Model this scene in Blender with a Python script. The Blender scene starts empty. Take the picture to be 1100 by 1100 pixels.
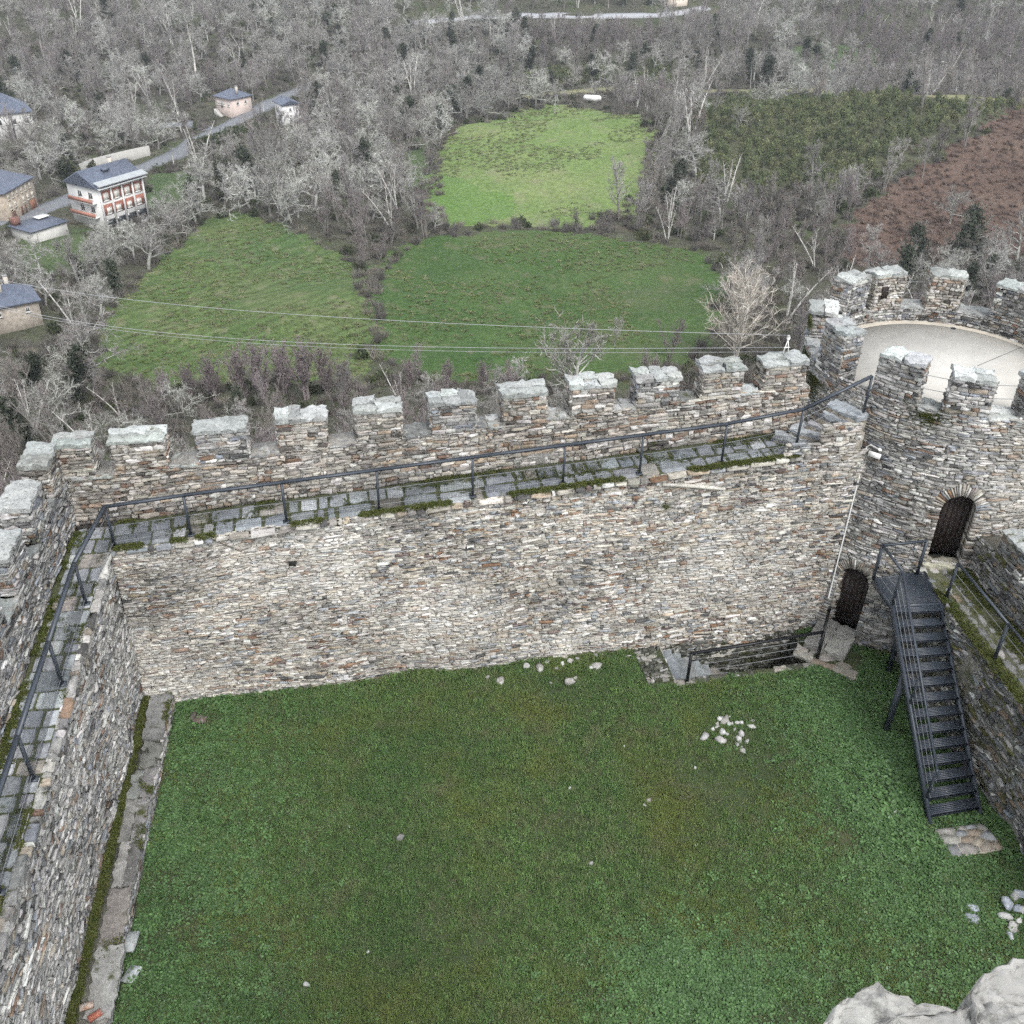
import bpy, math, random
import numpy as np
from mathutils import Vector
S=bpy.context.scene
COL=S.collection
R_=math.radians
rng=np.random.default_rng(7)
# ------------------------------------------------------------------ camera model
F=1050.;H=18.0
_n=np.array([(515.-550)/F,(2100.-550)/F,1.]);_n/=np.linalg.norm(_n)
_fw=np.array([0,0,1.])-_n*_n[2];_fw/=np.linalg.norm(_fw)
CM=np.stack([np.cross(_n,_fw),_fw,-_n])
EYE=np.array([0,0,H])
def ray(px,py): return CM@np.array([(px-550)/F,(py-550)/F,1.])
def atz(px,py,z):
    d=ray(px,py); return EYE+d*((z-H)/d[2])
def aty(px,py,y):
    d=ray(px,py); return EYE+d*(y/d[1])
cam=bpy.data.cameras.new('camera'); cam.sensor_width=36; cam.lens=F*36/1100; cam.clip_start=.05; cam.clip_end=6000
co=bpy.data.objects.new('camera',cam); COL.objects.link(co)
from mathutils import Matrix
mw=np.eye(4); mw[:3,0]=CM@[1,0,0]; mw[:3,1]=CM@[0,-1,0]; mw[:3,2]=CM@[0,0,-1]; mw[:3,3]=EYE
co.matrix_world=Matrix(mw.tolist()); S.camera=co
# ------------------------------------------------------------------ noise
def wav(x,y,seed,scale,n=10):
    r=np.random.default_rng(seed); o=0
    for k in range(n):
        a=r.uniform(0,2*np.pi); f=(2*np.pi/scale)*r.uniform(.5,1.8); p=r.uniform(0,6.28)
        o=o+np.sin(f*(np.cos(a)*x+np.sin(a)*y)+p)
    return o/np.sqrt(n/2)
def vnoise(x,y,seed,scale):
    """smooth value noise 0..1"""
    x=np.asarray(x,float)/scale; y=np.asarray(y,float)/scale
    ix=np.floor(x).astype(int); iy=np.floor(y).astype(int); fx=x-ix; fy=y-iy
    fx=fx*fx*(3-2*fx); fy=fy*fy*(3-2*fy)
    def h(a,b):
        v=np.sin(a*127.1+b*311.7+seed*74.7)*43758.5453
        return v-np.floor(v)
    return (h(ix,iy)*(1-fx)+h(ix+1,iy)*fx)*(1-fy)+(h(ix,iy+1)*(1-fx)+h(ix+1,iy+1)*fx)*fy
def fbm(x,y,seed,scale,o=3):
    r=0;a=1;t=0
    for k in range(o):
        r=r+a*vnoise(x,y,seed+k*13,scale/2**k); t+=a; a*=.5
    return r/t
# ------------------------------------------------------------------ mesh accumulation
class Acc:
    def __init__(s): s.V=[];s.F=[];s.C=[];s.n=0;s.M=[]
    def add(s,V,F,col=(.5,.5,.5),mi=0):
        V=np.asarray(V,float).reshape(-1,3)
        if isinstance(F,np.ndarray): F=[F]
        elif isinstance(F,list) and len(F) and not isinstance(F[0],np.ndarray):
            d={}
            for f in F: d.setdefault(len(f),[]).append(f)
            F=[np.array(v) for v in d.values()]
        s.V.append(V)
        c=np.asarray(col,float)
        s.C.append(np.broadcast_to(c,(len(V),3)) if c.ndim==1 else c)
        for f in F: s.F.append(f+s.n); s.M.append(np.full(len(f),mi))
        s.n+=len(V)
    def mesh(s,name,mats,off=(0,0,0),smooth=False):
        me=bpy.data.meshes.new(name)
        V=np.concatenate(s.V)-np.array(off,float)
        me.vertices.add(len(V)); me.vertices.foreach_set('co',V.ravel())
        tot=np.concatenate([np.full(len(f),f.shape[1]) for f in s.F])
        loops=np.concatenate([f.ravel() for f in s.F])
        me.loops.add(len(loops)); me.loops.foreach_set('vertex_index',loops.astype(np.int32))
        me.polygons.add(len(tot)); st=np.concatenate([[0],np.cumsum(tot)[:-1]])
        me.polygons.foreach_set('loop_start',st.astype(np.int32)); me.polygons.foreach_set('loop_total',tot.astype(np.int32))
        me.polygons.foreach_set('material_index',np.concatenate(s.M).astype(np.int32))
        if smooth: me.polygons.foreach_set('use_smooth',np.ones(len(tot),bool))
        at=me.color_attributes.new('col','FLOAT_COLOR','POINT')
        C=np.concatenate(s.C); at.data.foreach_set('color',np.c_[C,np.ones(len(C))].ravel())
        if not isinstance(mats,(list,tuple)): mats=[mats]
        for m in mats: me.materials.append(m)
        me.update(calc_edges=True); me.validate()
        return me
def tag(o,label=None,cat=None,group=None,kind=None):
    if label:o['label']=label
    if cat:o['category']=cat
    if group:o['group']=group
    if kind:o['kind']=kind
    return o
def root(name,loc,label,cat,group=None):
    o=bpy.data.objects.new(name,None); o.location=[float(v) for v in loc]; o.empty_display_size=.2; COL.objects.link(o)
    return tag(o,label,cat,group)
def woff(o):
    v=np.zeros(3)
    while o is not None: v+=np.array(o.location); o=o.parent
    return v
def ob(name,acc,mat,parent=None,smooth=False,loc=None):
    off=woff(parent)
    l=np.zeros(3)
    if loc is not None: l=np.array(loc,float)-off; off=np.array(loc,float)
    me=acc.mesh(name,mat,off,smooth)
    o=bpy.data.objects.new(name,me); o.location=l.tolist(); COL.objects.link(o)
    if parent is not None: o.parent=parent
    return o
BOXF=np.array([[0,3,2,1],[4,5,6,7],[0,1,5,4],[1,2,6,5],[2,3,7,6],[3,0,4,7]])
def box8(acc,c8,col=(.5,.5,.5),mi=0): acc.add(c8,BOXF,col,mi)
def box(acc,o,ax,ay,az,col=(.5,.5,.5),mi=0):
    """o = min corner, ax ay az = edge vectors (right handed)"""
    o,ax,ay,az=[np.array(v,float) for v in (o,ax,ay,az)]
    box8(acc,[o,o+ax,o+ax+ay,o+ay,o+az,o+ax+az,o+ax+ay+az,o+ay+az],col,mi)
def cbox(acc,c,sx,sy,sz,yaw=0,col=(.5,.5,.5),mi=0):
    ca,sa=math.cos(yaw),math.sin(yaw); ax=np.array([ca,sa,0])*sx; ay=np.array([-sa,ca,0])*sy; az=np.array([0,0,sz])
    box(acc,np.array(c,float)-ax/2-ay/2-az/2,ax,ay,az,col,mi)
def bar(acc,a,b,w,h,col=(.1,.1,.1),up=(0,0,1),mi=0):
    a=np.array(a,float);b=np.array(b,float);d=b-a;L=np.linalg.norm(d);d/=L
    up=np.array(up,float); 
    if abs(d@up)>.98: up=np.array([1.,.1,0])
    s=np.cross(d,up);s/=np.linalg.norm(s);u=np.cross(s,d)
    box(acc,a+s*w/2-u*h/2,d*L,-s*w,u*h,col,mi)
def tube(acc,P,rad,sides=5,col=(.5,.5,.5),mi=0,cap=True):
    P=np.asarray(P,float);n=len(P); rad=np.broadcast_to(np.asarray(rad,float),(n,))
    T=np.gradient(P,axis=0); T/=np.linalg.norm(T,axis=1)[:,None]+1e-9
    ref=np.array([0,0,1.]) if abs(T[0][2])<.9 else np.array([1.,0,0])
    A=np.cross(T,ref);A/=np.linalg.norm(A,axis=1)[:,None]+1e-9;B=np.cross(T,A)
    t=np.arange(sides)*2*np.pi/sides
    V=P[:,None]+rad[:,None,None]*(np.cos(t)[None,:,None]*A[:,None]+np.sin(t)[None,:,None]*B[:,None])
    i=np.arange(n-1)[:,None]*sides;k=np.arange(sides)[None];k2=(k+1)%sides
    Fq=np.stack([i+k,i+k2,i+sides+k2,i+sides+k],-1).reshape(-1,4)
    Fs=[Fq]
    if cap: Fs+= [np.arange(sides)[None],(np.arange(sides)[::-1]+(n-1)*sides)[None]]
    acc.add(V.reshape(-1,3),Fs,col,mi)
def prism(acc,poly,z0,z1,col=(.5,.5,.5),mi=0,jit=0,seed=0):
    """poly (n,2 or n,3 when z offsets) -> extruded"""
    P=np.asarray(poly,float);n=len(P)
    r=np.random.default_rng(seed)
    B=np.c_[P[:,:2],np.full(n,z0)];T=np.c_[P[:,:2],np.full(n,z1)+r.normal(0,jit,n)]
    V=np.r_[B,T];i=np.arange(n);j=(i+1)%n
    acc.add(V,[np.stack([i,j,j+n,i+n],-1),(i[::-1])[None],(i+n)[None]],col,mi)
def rock(acc,c,s,seed,col,yaw=0,flat=.0,nu=10,nv=7):
    r=np.random.default_rng(seed)
    u=np.arange(nu)*2*np.pi/nu; v=np.linspace(0,np.pi,nv)[1:-1]
    D=np.stack([np.outer(np.sin(v),np.cos(u)),np.outer(np.sin(v),np.sin(u)),np.outer(np.cos(v),np.ones(nu))],-1).reshape(-1,3)
    D=np.r_[D,[[0,0,1]],[[0,0,-1]]]
    # random cutting planes give facets
    rad=np.ones(len(D))
    for k in range(11):
        nn=r.normal(size=3);nn/=np.linalg.norm(nn); h=r.uniform(.36,.8); dd=D@nn
        m=dd>1e-3; rad[m]=np.minimum(rad[m],h/dd[m])
    V=D*rad[:,None]*(1+r.normal(0,.03,len(D)))[:,None]*np.array(s)
    ca,sa=math.cos(yaw),math.sin(yaw); V=np.c_[V[:,0]*ca-V[:,1]*sa,V[:,0]*sa+V[:,1]*ca,V[:,2]]+np.array(c)
    m=nv-2;F4=[];F3=[]
    for a in range(m-1):
        for b in range(nu): F4.append([a*nu+b,(a+1)*nu+b,(a+1)*nu+(b+1)%nu,a*nu+(b+1)%nu])
    for b in range(nu): F3.append([m*nu,b,(b+1)%nu]); F3.append([m*nu+1,(m-1)*nu+(b+1)%nu,(m-1)*nu+b])
    acc.add(V,[np.array(F4),np.array(F3)],col)
# ------------------------------------------------------------------ masonry
LIGHT=[((.58,.555,.505),4),((.49,.46,.405),5),((.395,.37,.325),4.6),((.28,.265,.245),3),((.30,.32,.34),1.8),((.40,.335,.255),2.2),((.25,.155,.10),1.4),((.10,.10,.10),1.3),((.19,.145,.135),.9),((.66,.65,.62),1.8)]
GREY=[((.50,.49,.47),4),((.40,.39,.37),5),((.30,.30,.29),5),((.22,.22,.22),3.5),((.27,.29,.32),2),((.34,.295,.24),1.8),((.22,.15,.11),1.1),((.09,.09,.09),1.3),((.64,.63,.60),2.2)]
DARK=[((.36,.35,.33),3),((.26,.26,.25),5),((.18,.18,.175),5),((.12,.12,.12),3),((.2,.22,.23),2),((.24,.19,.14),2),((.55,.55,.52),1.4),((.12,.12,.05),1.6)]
WARM=[((.50,.47,.42),4),((.42,.385,.335),4),((.34,.32,.285),4),((.26,.245,.225),3),((.35,.28,.215),1.9),((.225,.155,.115),1.),((.58,.56,.53),3),((.12,.11,.10),1.3)]
SLAB=[((.33,.35,.365),4),((.28,.30,.32),4),((.22,.24,.26),3),((.40,.41,.42),1.6),((.29,.27,.24),.8)]
LICHEN=[((.43,.455,.44),4),((.36,.375,.365),3),((.27,.28,.275),2),((.50,.525,.51),2)]
def pick(pal,n,r):
    w=np.array([p[1] for p in pal],float);w/=w.sum()
    C=np.array([p[0] for p in pal])[r.choice(len(pal),n,p=w)]
    return np.clip(C*np.exp(r.normal(0,.16,(n,1)))*(1+r.normal(0,.012,(n,3))),.02,.85)
NO=10
def masonry(acc,fn,u0,u1,v0,v1,h=(.045,.11),l=(.12,.44),gap=.012,dep=(.0,.05),pal=GREY,seed=0,skip=None,wavy=.02,ends=False,palfn=None,sq=None,jit=1.):
    """fn(u,v,d)->(n,3); irregular coursed stones standing proud of the surface"""
    r=np.random.default_rng(seed)
    v=v0; CU=[];CV=[];SU=[];SV=[]
    while v<v1-.015:
        hh=r.uniform(*h); hh=min(hh,v1-v)
        if v1-v-hh<h[0]*.6: hh=v1-v
        u=u0-(0 if ends else r.uniform(0,l[1]*.5))
        while u<u1-.01:
            ll=np.clip(np.exp(r.normal(math.log(math.sqrt(l[0]*l[1])),.42)),l[0]*.6,l[1]*1.4)
            a=max(u,u0);b=min(u+ll,u1)
            if u1-b<l[0]*.6: b=u1
            if b-a>.03:
                CU.append((a+b)/2);CV.append(v+hh/2);SU.append((b-a)/2);SV.append(hh/2)
            u=b if b>=u1 else u+ll
        v+=hh
    CU,CV,SU,SV=map(np.array,(CU,CV,SU,SV))
    if skip is not None:
        k=~skip(CU,CV,SU,SV); CU,CV,SU,SV=CU[k],CV[k],SU[k],SV[k]
    n=len(CU)
    t=np.arange(NO)*2*np.pi/NO+.31
    e_=sq or .33; cx=np.sign(np.cos(t))*np.abs(np.cos(t))**e_; cy=np.sign(np.sin(t))*np.abs(np.sin(t))**e_
    jx=r.normal(0,.10*jit,(n,NO)); jy=r.normal(0,.17*jit,(n,NO))
    g=gap*r.uniform(.5,1.6,(n,1))
    hx=np.maximum(SU[:,None]-g/2,.01); hy=np.maximum(SV[:,None]-g/2,.008)
    X=hx*np.clip(cx+jx,-1.06,1.06); Y=hy*np.clip(cy+jy,-1.18,1.18)
    rot=r.normal(0,.07*jit,(n,1)); X,Y=X-rot*Y*0-rot*0,Y+rot*X*.6
    d=(dep[0]+(dep[1]-dep[0])*r.beta(1.6,2.2,(n,1)))
    tilt=r.normal(0,.012,(n,1))*np.sign(X)+r.normal(0,.012,(n,1))*np.sign(Y)+r.normal(0,.009,(n,NO))
    wv=wavy*wav(CU,CV*2,seed+5,2.6)[:,None]
    def P(sx,dd): return fn((CU[:,None]+X*sx).ravel(),(CV[:,None]+Y*sx+wv).ravel(),(dd+0*X).ravel()).reshape(n,NO,3)
    A=P(1.,-.06+0*d); B=P(.985,d*.8+.004); Cc=P(.9,d+tilt+.006)
    D=fn(CU,CV+wv[:,0],d[:,0]+.012).reshape(n,1,3)
    V=np.concatenate([A,B,Cc,D],1); m=3*NO+1
    base=(np.arange(n)*m)[:,None,None]
    i=np.arange(NO);j=(i+1)%NO
    q=np.concatenate([np.stack([i,j,j+NO,i+NO],-1),np.stack([i+NO,j+NO,j+2*NO,i+2*NO],-1)])
    tr=np.stack([i+2*NO,j+2*NO,np.full(NO,3*NO)],-1)
    col=pick(pal,n,r)
    if palfn is not None: col=palfn(col,CU,CV,r)
    acc.add(V.reshape(-1,3),[(base+q[None]).reshape(-1,4),(base+tr[None]).reshape(-1,3)],np.repeat(col,m,0))
def backing(acc,fn,u0,u1,v0,v1,du=.12,dv=.10,col=(.45,.42,.37),dep=-.022,seed=1,rough=.012,skip=None):
    nu=max(2,int((u1-u0)/du)+1);nv=max(2,int((v1-v0)/dv)+1)
    U,Vv=np.meshgrid(np.linspace(u0,u1,nu),np.linspace(v0,v1,nv),indexing='ij')
    r=np.random.default_rng(seed)
    P=fn(U.ravel(),Vv.ravel(),dep+r.normal(0,rough,U.size)*1)
    i,j=np.meshgrid(np.arange(nu-1),np.arange(nv-1),indexing='ij'); a=(i*nv+j).ravel()
    Fq=np.stack([a,a+nv,a+nv+1,a+1],-1)
    if skip is not None:
        uc=((U[:-1,:-1]+U[1:,1:])/2).ravel();vc=((Vv[:-1,:-1]+Vv[1:,1:])/2).ravel()
        Fq=Fq[~skip(uc,vc,np.zeros_like(uc),np.zeros_like(uc))]
    acc.add(P,Fq,col)
def plane_fn(O,U,V,N):
    O,U,V,N=[np.array(x,float) for x in (O,U,V,N)]
    return lambda u,v,d:O+np.multiply.outer(u,U)+np.multiply.outer(v,V)+np.multiply.outer(d,N)
def stone_block(acc,O,A,B,C,pal,seed,h=(.07,.14),l=(.16,.5),faces='fblrt',mortar=(.42,.39,.34),dep=(0,.04)):
    """box O + A(along) B(depth away) C(up) faced in masonry. f = -B side, b = +B, l = -A, r = +A, t = +C"""
    O,A,B,C=[np.array(x,float) for x in (O,A,B,C)]
    la,lb,lc=[np.linalg.norm(x) for x in (A,B,C)]; a,b,c=A/la,B/lb,C/lc
    e=.012
    box(acc,O+a*e+b*e,A-2*a*e,B-2*b*e,C-c*e,mortar)
    if 'f' in faces: masonry(acc,plane_fn(O,a,c,-b),0,la,0,lc,h,l,dep=dep,pal=pal,seed=seed,ends=True,wavy=.008)
    if 'b' in faces: masonry(acc,plane_fn(O+A+B,-a,c,b),0,la,0,lc,h,l,dep=dep,pal=pal,seed=seed+1,ends=True,wavy=.008)
    if 'l' in faces: masonry(acc,plane_fn(O+B,-b,c,-a),0,lb,0,lc,h,l,dep=dep,pal=pal,seed=seed+2,ends=True,wavy=.008)
    if 'r' in faces: masonry(acc,plane_fn(O+A,b,c,a),0,lb,0,lc,h,l,dep=dep,pal=pal,seed=seed+3,ends=True,wavy=.008)
    if 't' in faces: masonry(acc,plane_fn(O+C,a,b,c),0,la,0,lb,(.2,.35),(.25,.7),dep=dep,pal=pal,seed=seed+4,ends=True,wavy=0)
def cap_slabs(acc,O,A,B,z,seed,pal=LICHEN,over=.05,th=(.06,.11),nsplit=(1,3)):
    """rough slabs lying on a merlon top"""
    r=np.random.default_rng(seed)
    O,A,B=[np.array(x,float) for x in (O,A,B)]; la,lb=np.linalg.norm(A),np.linalg.norm(B); a,b=A/la,B/lb
    k=r.integers(nsplit[0],nsplit[1]+1); cuts=np.sort(np.r_[0,np.clip(np.arange(1,k)/k+r.normal(0,.07,k-1),.2,.8),1])
    for q in range(k):
        s0=-over+cuts[q]*(la+2*over); s1=-over+cuts[q+1]*(la+2*over)-.006
        rows=1 if r.random()<.5 else 2
        tc=np.linspace(-over,lb+over,rows+1)
        for w in range(rows):
            t0,t1=tc[w],tc[w+1]-.006
            nx=max(3,int((s1-s0)/.1)+1);ny=max(3,int((t1-t0)/.1)+1)
            X,Y=np.meshgrid(np.linspace(s0,s1,nx),np.linspace(t0,t1,ny),indexing='ij')
            edge=(np.minimum(np.minimum(X-s0,s1-X),np.minimum(Y-t0,t1-Y))<1e-6)
            X=X+np.where(edge,r.normal(0,.02,X.shape),0);Y=Y+np.where(edge,r.normal(0,.02,X.shape),0)
            t=r.uniform(*th); tl=r.normal(0,.03)
            Z=z+t+tl*(X-s0)+np.round(.022*wav(X*1.,Y*1.,seed+q*7+w,.4)/.014)*.014+r.normal(0,.007,X.shape)-np.where(edge,.018+np.abs(r.normal(0,.015,X.shape)),0)
            c=pick(pal,1,r)[0]
            top=O+X.ravel()[:,None]*a+Y.ravel()[:,None]*b; top[:,2]=Z.ravel()
            i,j=np.meshgrid(np.arange(nx-1),np.arange(ny-1),indexing='ij'); g=(i*ny+j).ravel()
            acc.add(top,np.stack([g,g+ny,g+ny+1,g+1],-1),c)
            ring=[(i_,0) for i_ in range(nx)]+[(nx-1,j_) for j_ in range(1,ny)]+[(i_,ny-1) for i_ in range(nx-2,-1,-1)]+[(0,j_) for j_ in range(ny-2,0,-1)]
            idx=np.array([i_*ny+j_ for i_,j_ in ring]); up=top[idx]; lo=up.copy(); lo[:,2]=z-.004; n=len(idx)
            ii=np.arange(n);jj=(ii+1)%n
            acc.add(np.r_[lo,up],np.stack([ii,jj,jj+n,ii+n],-1),c*.9)
# ------------------------------------------------------------------ materials
def newmat(name):
    m=bpy.data.materials.new(name); m.use_nodes=True
    nt=m.node_tree; nt.nodes.clear()
    out=nt.nodes.new('ShaderNodeOutputMaterial'); b=nt.nodes.new('ShaderNodeBsdfPrincipled'); nt.links.new(b.outputs[0],out.inputs[0])
    return m,nt,b
class NB:
    def __init__(s,nt): s.nt=nt
    def n(s,t,**k):
        x=s.nt.nodes.new(t)
        for a,b in k.items(): setattr(x,a,b)
        return x
    def l(s,a,b): s.nt.links.new(a,b)
    def pos(s): return s.n('ShaderNodeNewGeometry').outputs['Position']
    def noise(s,scale,detail=3,rough=.6,vec=None,off=0,dist=0):
        x=s.n('ShaderNodeTexNoise'); x.inputs['Scale'].default_value=scale; x.inputs['Detail'].default_value=detail; x.inputs['Roughness'].default_value=rough; x.inputs['Distortion'].default_value=dist
        v=vec if vec is not None else s.pos()
        if off:
            a=s.n('ShaderNodeVectorMath',operation='ADD'); s.l(v,a.inputs[0]); a.inputs[1].default_value=(off,off*.7,off*1.3); v=a.outputs[0]
        s.l(v,x.inputs['Vector']); return x.outputs['Fac']
    def ramp(s,f,stops):
        x=s.n('ShaderNodeValToRGB'); e=x.color_ramp.elements
        while len(e)<len(stops): e.new(.5)
        for k,(p,c) in enumerate(stops):
            e[k].position=p; e[k].color=(c,c,c,1) if np.isscalar(c) else (*c,1)
        s.l(f,x.inputs[0]); return x.outputs[0]
    def mix(s,f,a,b,mode='MIX'):
        x=s.n('ShaderNodeMix',data_type='RGBA',blend_type=mode)
        for v,i in ((f,0),(a,6),(b,7)):
            if hasattr(v,'links'): s.l(v,x.inputs[i])
            elif i==0: x.inputs[0].default_value=v
            else: x.inputs[i].default_value=(*v,1)
        return x.outputs[2]
    def math(s,op,a,b=0.):
        x=s.n('ShaderNodeMath',operation=op)
        for v,i in ((a,0),(b,1)):
            if hasattr(v,'links'): s.l(v,x.inputs[i])
            else: x.inputs[i].default_value=v
        return x.outputs[0]
    def bump(s,b,h,strength=.5,dist=.02):
        x=s.n('ShaderNodeBump'); x.inputs['Strength'].default_value=strength; x.inputs['Distance'].default_value=dist
        s.l(h,x.inputs['Height']); s.l(x.outputs[0],b.inputs['Normal'])
def stone_mat(name,lichen=.35,moss=.25,speck=.35,lc=(.64,.645,.62),mossc=(.055,.065,.012),bumpd=.012,big=(.72,1.2)):
    m,nt,b=newmat(name);q=NB(nt)
    at=q.n('ShaderNodeAttribute',attribute_name='col').outputs['Color']
    v=q.ramp(q.noise(9,5,.65),[(.3,.72),(.7,1.22)])
    c=q.mix(1.,at,v,'MULTIPLY')
    big_=q.ramp(q.noise(.55,3,.6,off=31),[(.32,big[0]),(.68,big[1])])
    c=q.mix(1.,c,big_,'MULTIPLY')
    lf=q.ramp(q.noise(4.5,6,.72,off=7),[(.62-.22*lichen,0.),(.72-.16*lichen,min(1,.25+lichen*.9))])
    c=q.mix(lf,c,lc)
    # dark weathering streaks / soot
    df=q.ramp(q.noise(2.3,5,.7,off=17),[(.58,0.),(.72,.45)])
    c=q.mix(df,c,(.07,.07,.065))
    sf=q.ramp(q.noise(17,6,.78,off=71),[(.54,0.),(.64,speck)])
    c=q.mix(sf,c,(.06,.06,.055))
    if moss>0:
        gz=q.n('ShaderNodeSeparateXYZ'); q.l(q.n('ShaderNodeNewGeometry').outputs['Normal'],gz.inputs[0])
        up=q.ramp(gz.outputs[2],[(.2,.35),(.75,1.)])
        mf=q.math('MULTIPLY',q.ramp(q.noise(1.6,6,.7,off=51),[(.66-.2*moss,0.),(.74-.2*moss,.9)]),up)
        c=q.mix(mf,c,mossc)
    q.l(c,b.inputs['Base Color']); b.inputs['Roughness'].default_value=.92; b.inputs['Specular IOR Level'].default_value=.25
    q.bump(b,q.noise(22,7,.75),1.,bumpd*1.8)
    return m
def flat_mat(name,col,rough=.7,var=.12,scale=8,bump=.3,bd=.01,metal=0.,spec=.4):
    m,nt,b=newmat(name);q=NB(nt)
    v=q.ramp(q.noise(scale,4,.6),[(.3,1-var),(.7,1+var)])
    q.l(q.mix(1.,col,v,'MULTIPLY'),b.inputs['Base Color']); b.inputs['Roughness'].default_value=rough; b.inputs['Metallic'].default_value=metal; b.inputs['Specular IOR Level'].default_value=spec
    if bump: q.bump(b,q.noise(scale*4,4,.6),bump,bd)
    return m
def attr_mat(name,rough=.8,var=.15,scale=8,bump=.3,bd=.01):
    m,nt,b=newmat(name);q=NB(nt)
    at=q.n('ShaderNodeAttribute',attribute_name='col').outputs['Color']
    v=q.ramp(q.noise(scale,4,.6),[(.3,1-var),(.7,1+var)])
    q.l(q.mix(1.,at,v,'MULTIPLY'),b.inputs['Base Color']); b.inputs['Roughness'].default_value=rough
    if bump: q.bump(b,q.noise(scale*4,4,.6),bump,bd)
    return m
M_WALL=stone_mat('pale_masonry',.42,.18)
M_GREY=stone_mat('grey_masonry',.30,.2)
M_TOWER=stone_mat('tower_masonry',.28,.2)
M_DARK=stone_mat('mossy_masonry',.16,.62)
M_CAP=stone_mat('lichened_capstone',.42,.22,lc=(.53,.555,.535),speck=.85)
M_PAVE=stone_mat('slate_paving',.22,.3,lc=(.52,.53,.5))
M_STEEL=flat_mat('dark_painted_steel',(.043,.053,.068),.42,.15,30,.1,.002,spec=.5)
M_WIRE=flat_mat('steel_wire',(.22,.23,.24),.45,.1,30,0)
M_WOOD=flat_mat('black_stained_wood',(.024,.017,.015),.75,.4,14,.5,.01)
M_CONC=flat_mat('pale_screed',(.53,.515,.475),.85,.12,.9,.15,.004)
M_PALE=flat_mat('pale_mortar',(.50,.46,.39),.9,.18,3,.3,.01)
M_WHITE=flat_mat('white_plastic',(.75,.75,.73),.5,.05,6,0)
M_GLASS=flat_mat('dark_glass',(.03,.035,.04),.12,.1,3,0,spec=.6)
# ================================================================== CASTLE
UP=np.array([0,0,1.])
C0=np.array([-9.13,17.76,0.])
U=np.array([.9798,.2,0]);NO_=np.array([-.2,.9798,0])      # far wall: along / outwards
WLEN=17.5
def zw(u): return 4.65+.95*np.clip(u,0,17)/16.6
def far(u,n,z): return C0+np.multiply.outer(u,U)+np.multiply.outer(n,NO_)+np.multiply.outer(z,UP)
W=np.array([.152,-.9884,0]);WO=np.array([-.9884,-.152,0])  # left wall: along (towards the keep) / outwards
def zl(u): return 4.65-.06*np.clip(u,0,18)
def lef(u,n,z): return C0+np.multiply.outer(u,W)+np.multiply.outer(n,WO)+np.multiply.outer(z,UP)
def white_wash(amount):
    def f(col,u,v,r):
        k=np.clip(fbm(u*.8,v*1.6,91,3.)*3.4-1.35,0,1)[:,None]*amount*r.uniform(.3,1,(len(col),1))
        return col*(1-k)+np.array([.68,.665,.62])*k
    return f
# ---------------------------------------------------------------- far curtain wall
PT=.55   # parapet thickness
cw=root('curtain_wall',far(8.,.8,0.),'long pale rubble curtain wall with a paved wall walk, facing the lawn','castle wall')
a=Acc()
def ff(u,v,d):  # inner face, v 0..1
    z=v*(zw(u)+.02); bat=-.26*(1-v)**1.2
    return far(u,bat-d+.03*wav(u,z,3,3.),z)
ZS=5.1
def ffz(u,v,d): return ff(u,np.asarray(v)/ZS,d)
def pit_skip(u,v,su,sv): return np.zeros(len(u),bool)
backing(a,ffz,0,19.2,-.6,ZS,col=(.52,.49,.43),rough=.02)
masonry(a,ffz,0,19.1,-.3,ZS,(.032,.085),(.10,.42),gap=.009,dep=(-.012,.04),pal=LIGHT,seed=11,palfn=white_wash(.62),wavy=.035)
# pit part of the wall below ground, its shade painted into darkened stones
def ffp(u,v,d): return far(u,-.26-d+0*u,v)
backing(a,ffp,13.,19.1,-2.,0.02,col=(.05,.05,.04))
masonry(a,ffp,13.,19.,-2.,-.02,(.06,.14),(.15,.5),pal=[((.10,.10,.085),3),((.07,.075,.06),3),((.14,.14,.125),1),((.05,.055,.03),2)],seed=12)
# core + outer face
box8(a,[far(-1.6,.12,-5),far(18.8,.12,-5),far(18.8,1.7,-5),far(-1.6,1.7,-5),far(-1.6,.12,4.45),far(18.8,.12,5.45),far(18.8,1.7,5.45),far(-1.6,1.7,4.45)],(.3,.29,.27))
ob('wall_face',a,M_WALL,cw)
# walkway flagstones
a=Acc()
def wk(u,v,d): return far(u,v,zw(u)+d)
backing(a,wk,-.05,17.2,.0,1.25,.3,.2,(.075,.085,.04),dep=-.015,rough=.006)
masonry(a,wk,0.,16.9,0.02,1.06,(.42,.58),(.36,.62),gap=.06,dep=(0,.025),pal=SLAB,seed=21,wavy=.02,sq=.2,jit=.35)
# rough top edge stones of the inner face
masonry(a,lambda u,v,d:far(u,v-.05,zw(u)+d+.005),0.05,17.,-.12,.1,(.16,.24),(.15,.5),gap=.03,dep=(-.02,.03),pal=LIGHT,seed=22)
ob('wall_walk',a,M_PAVE,cw)
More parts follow.
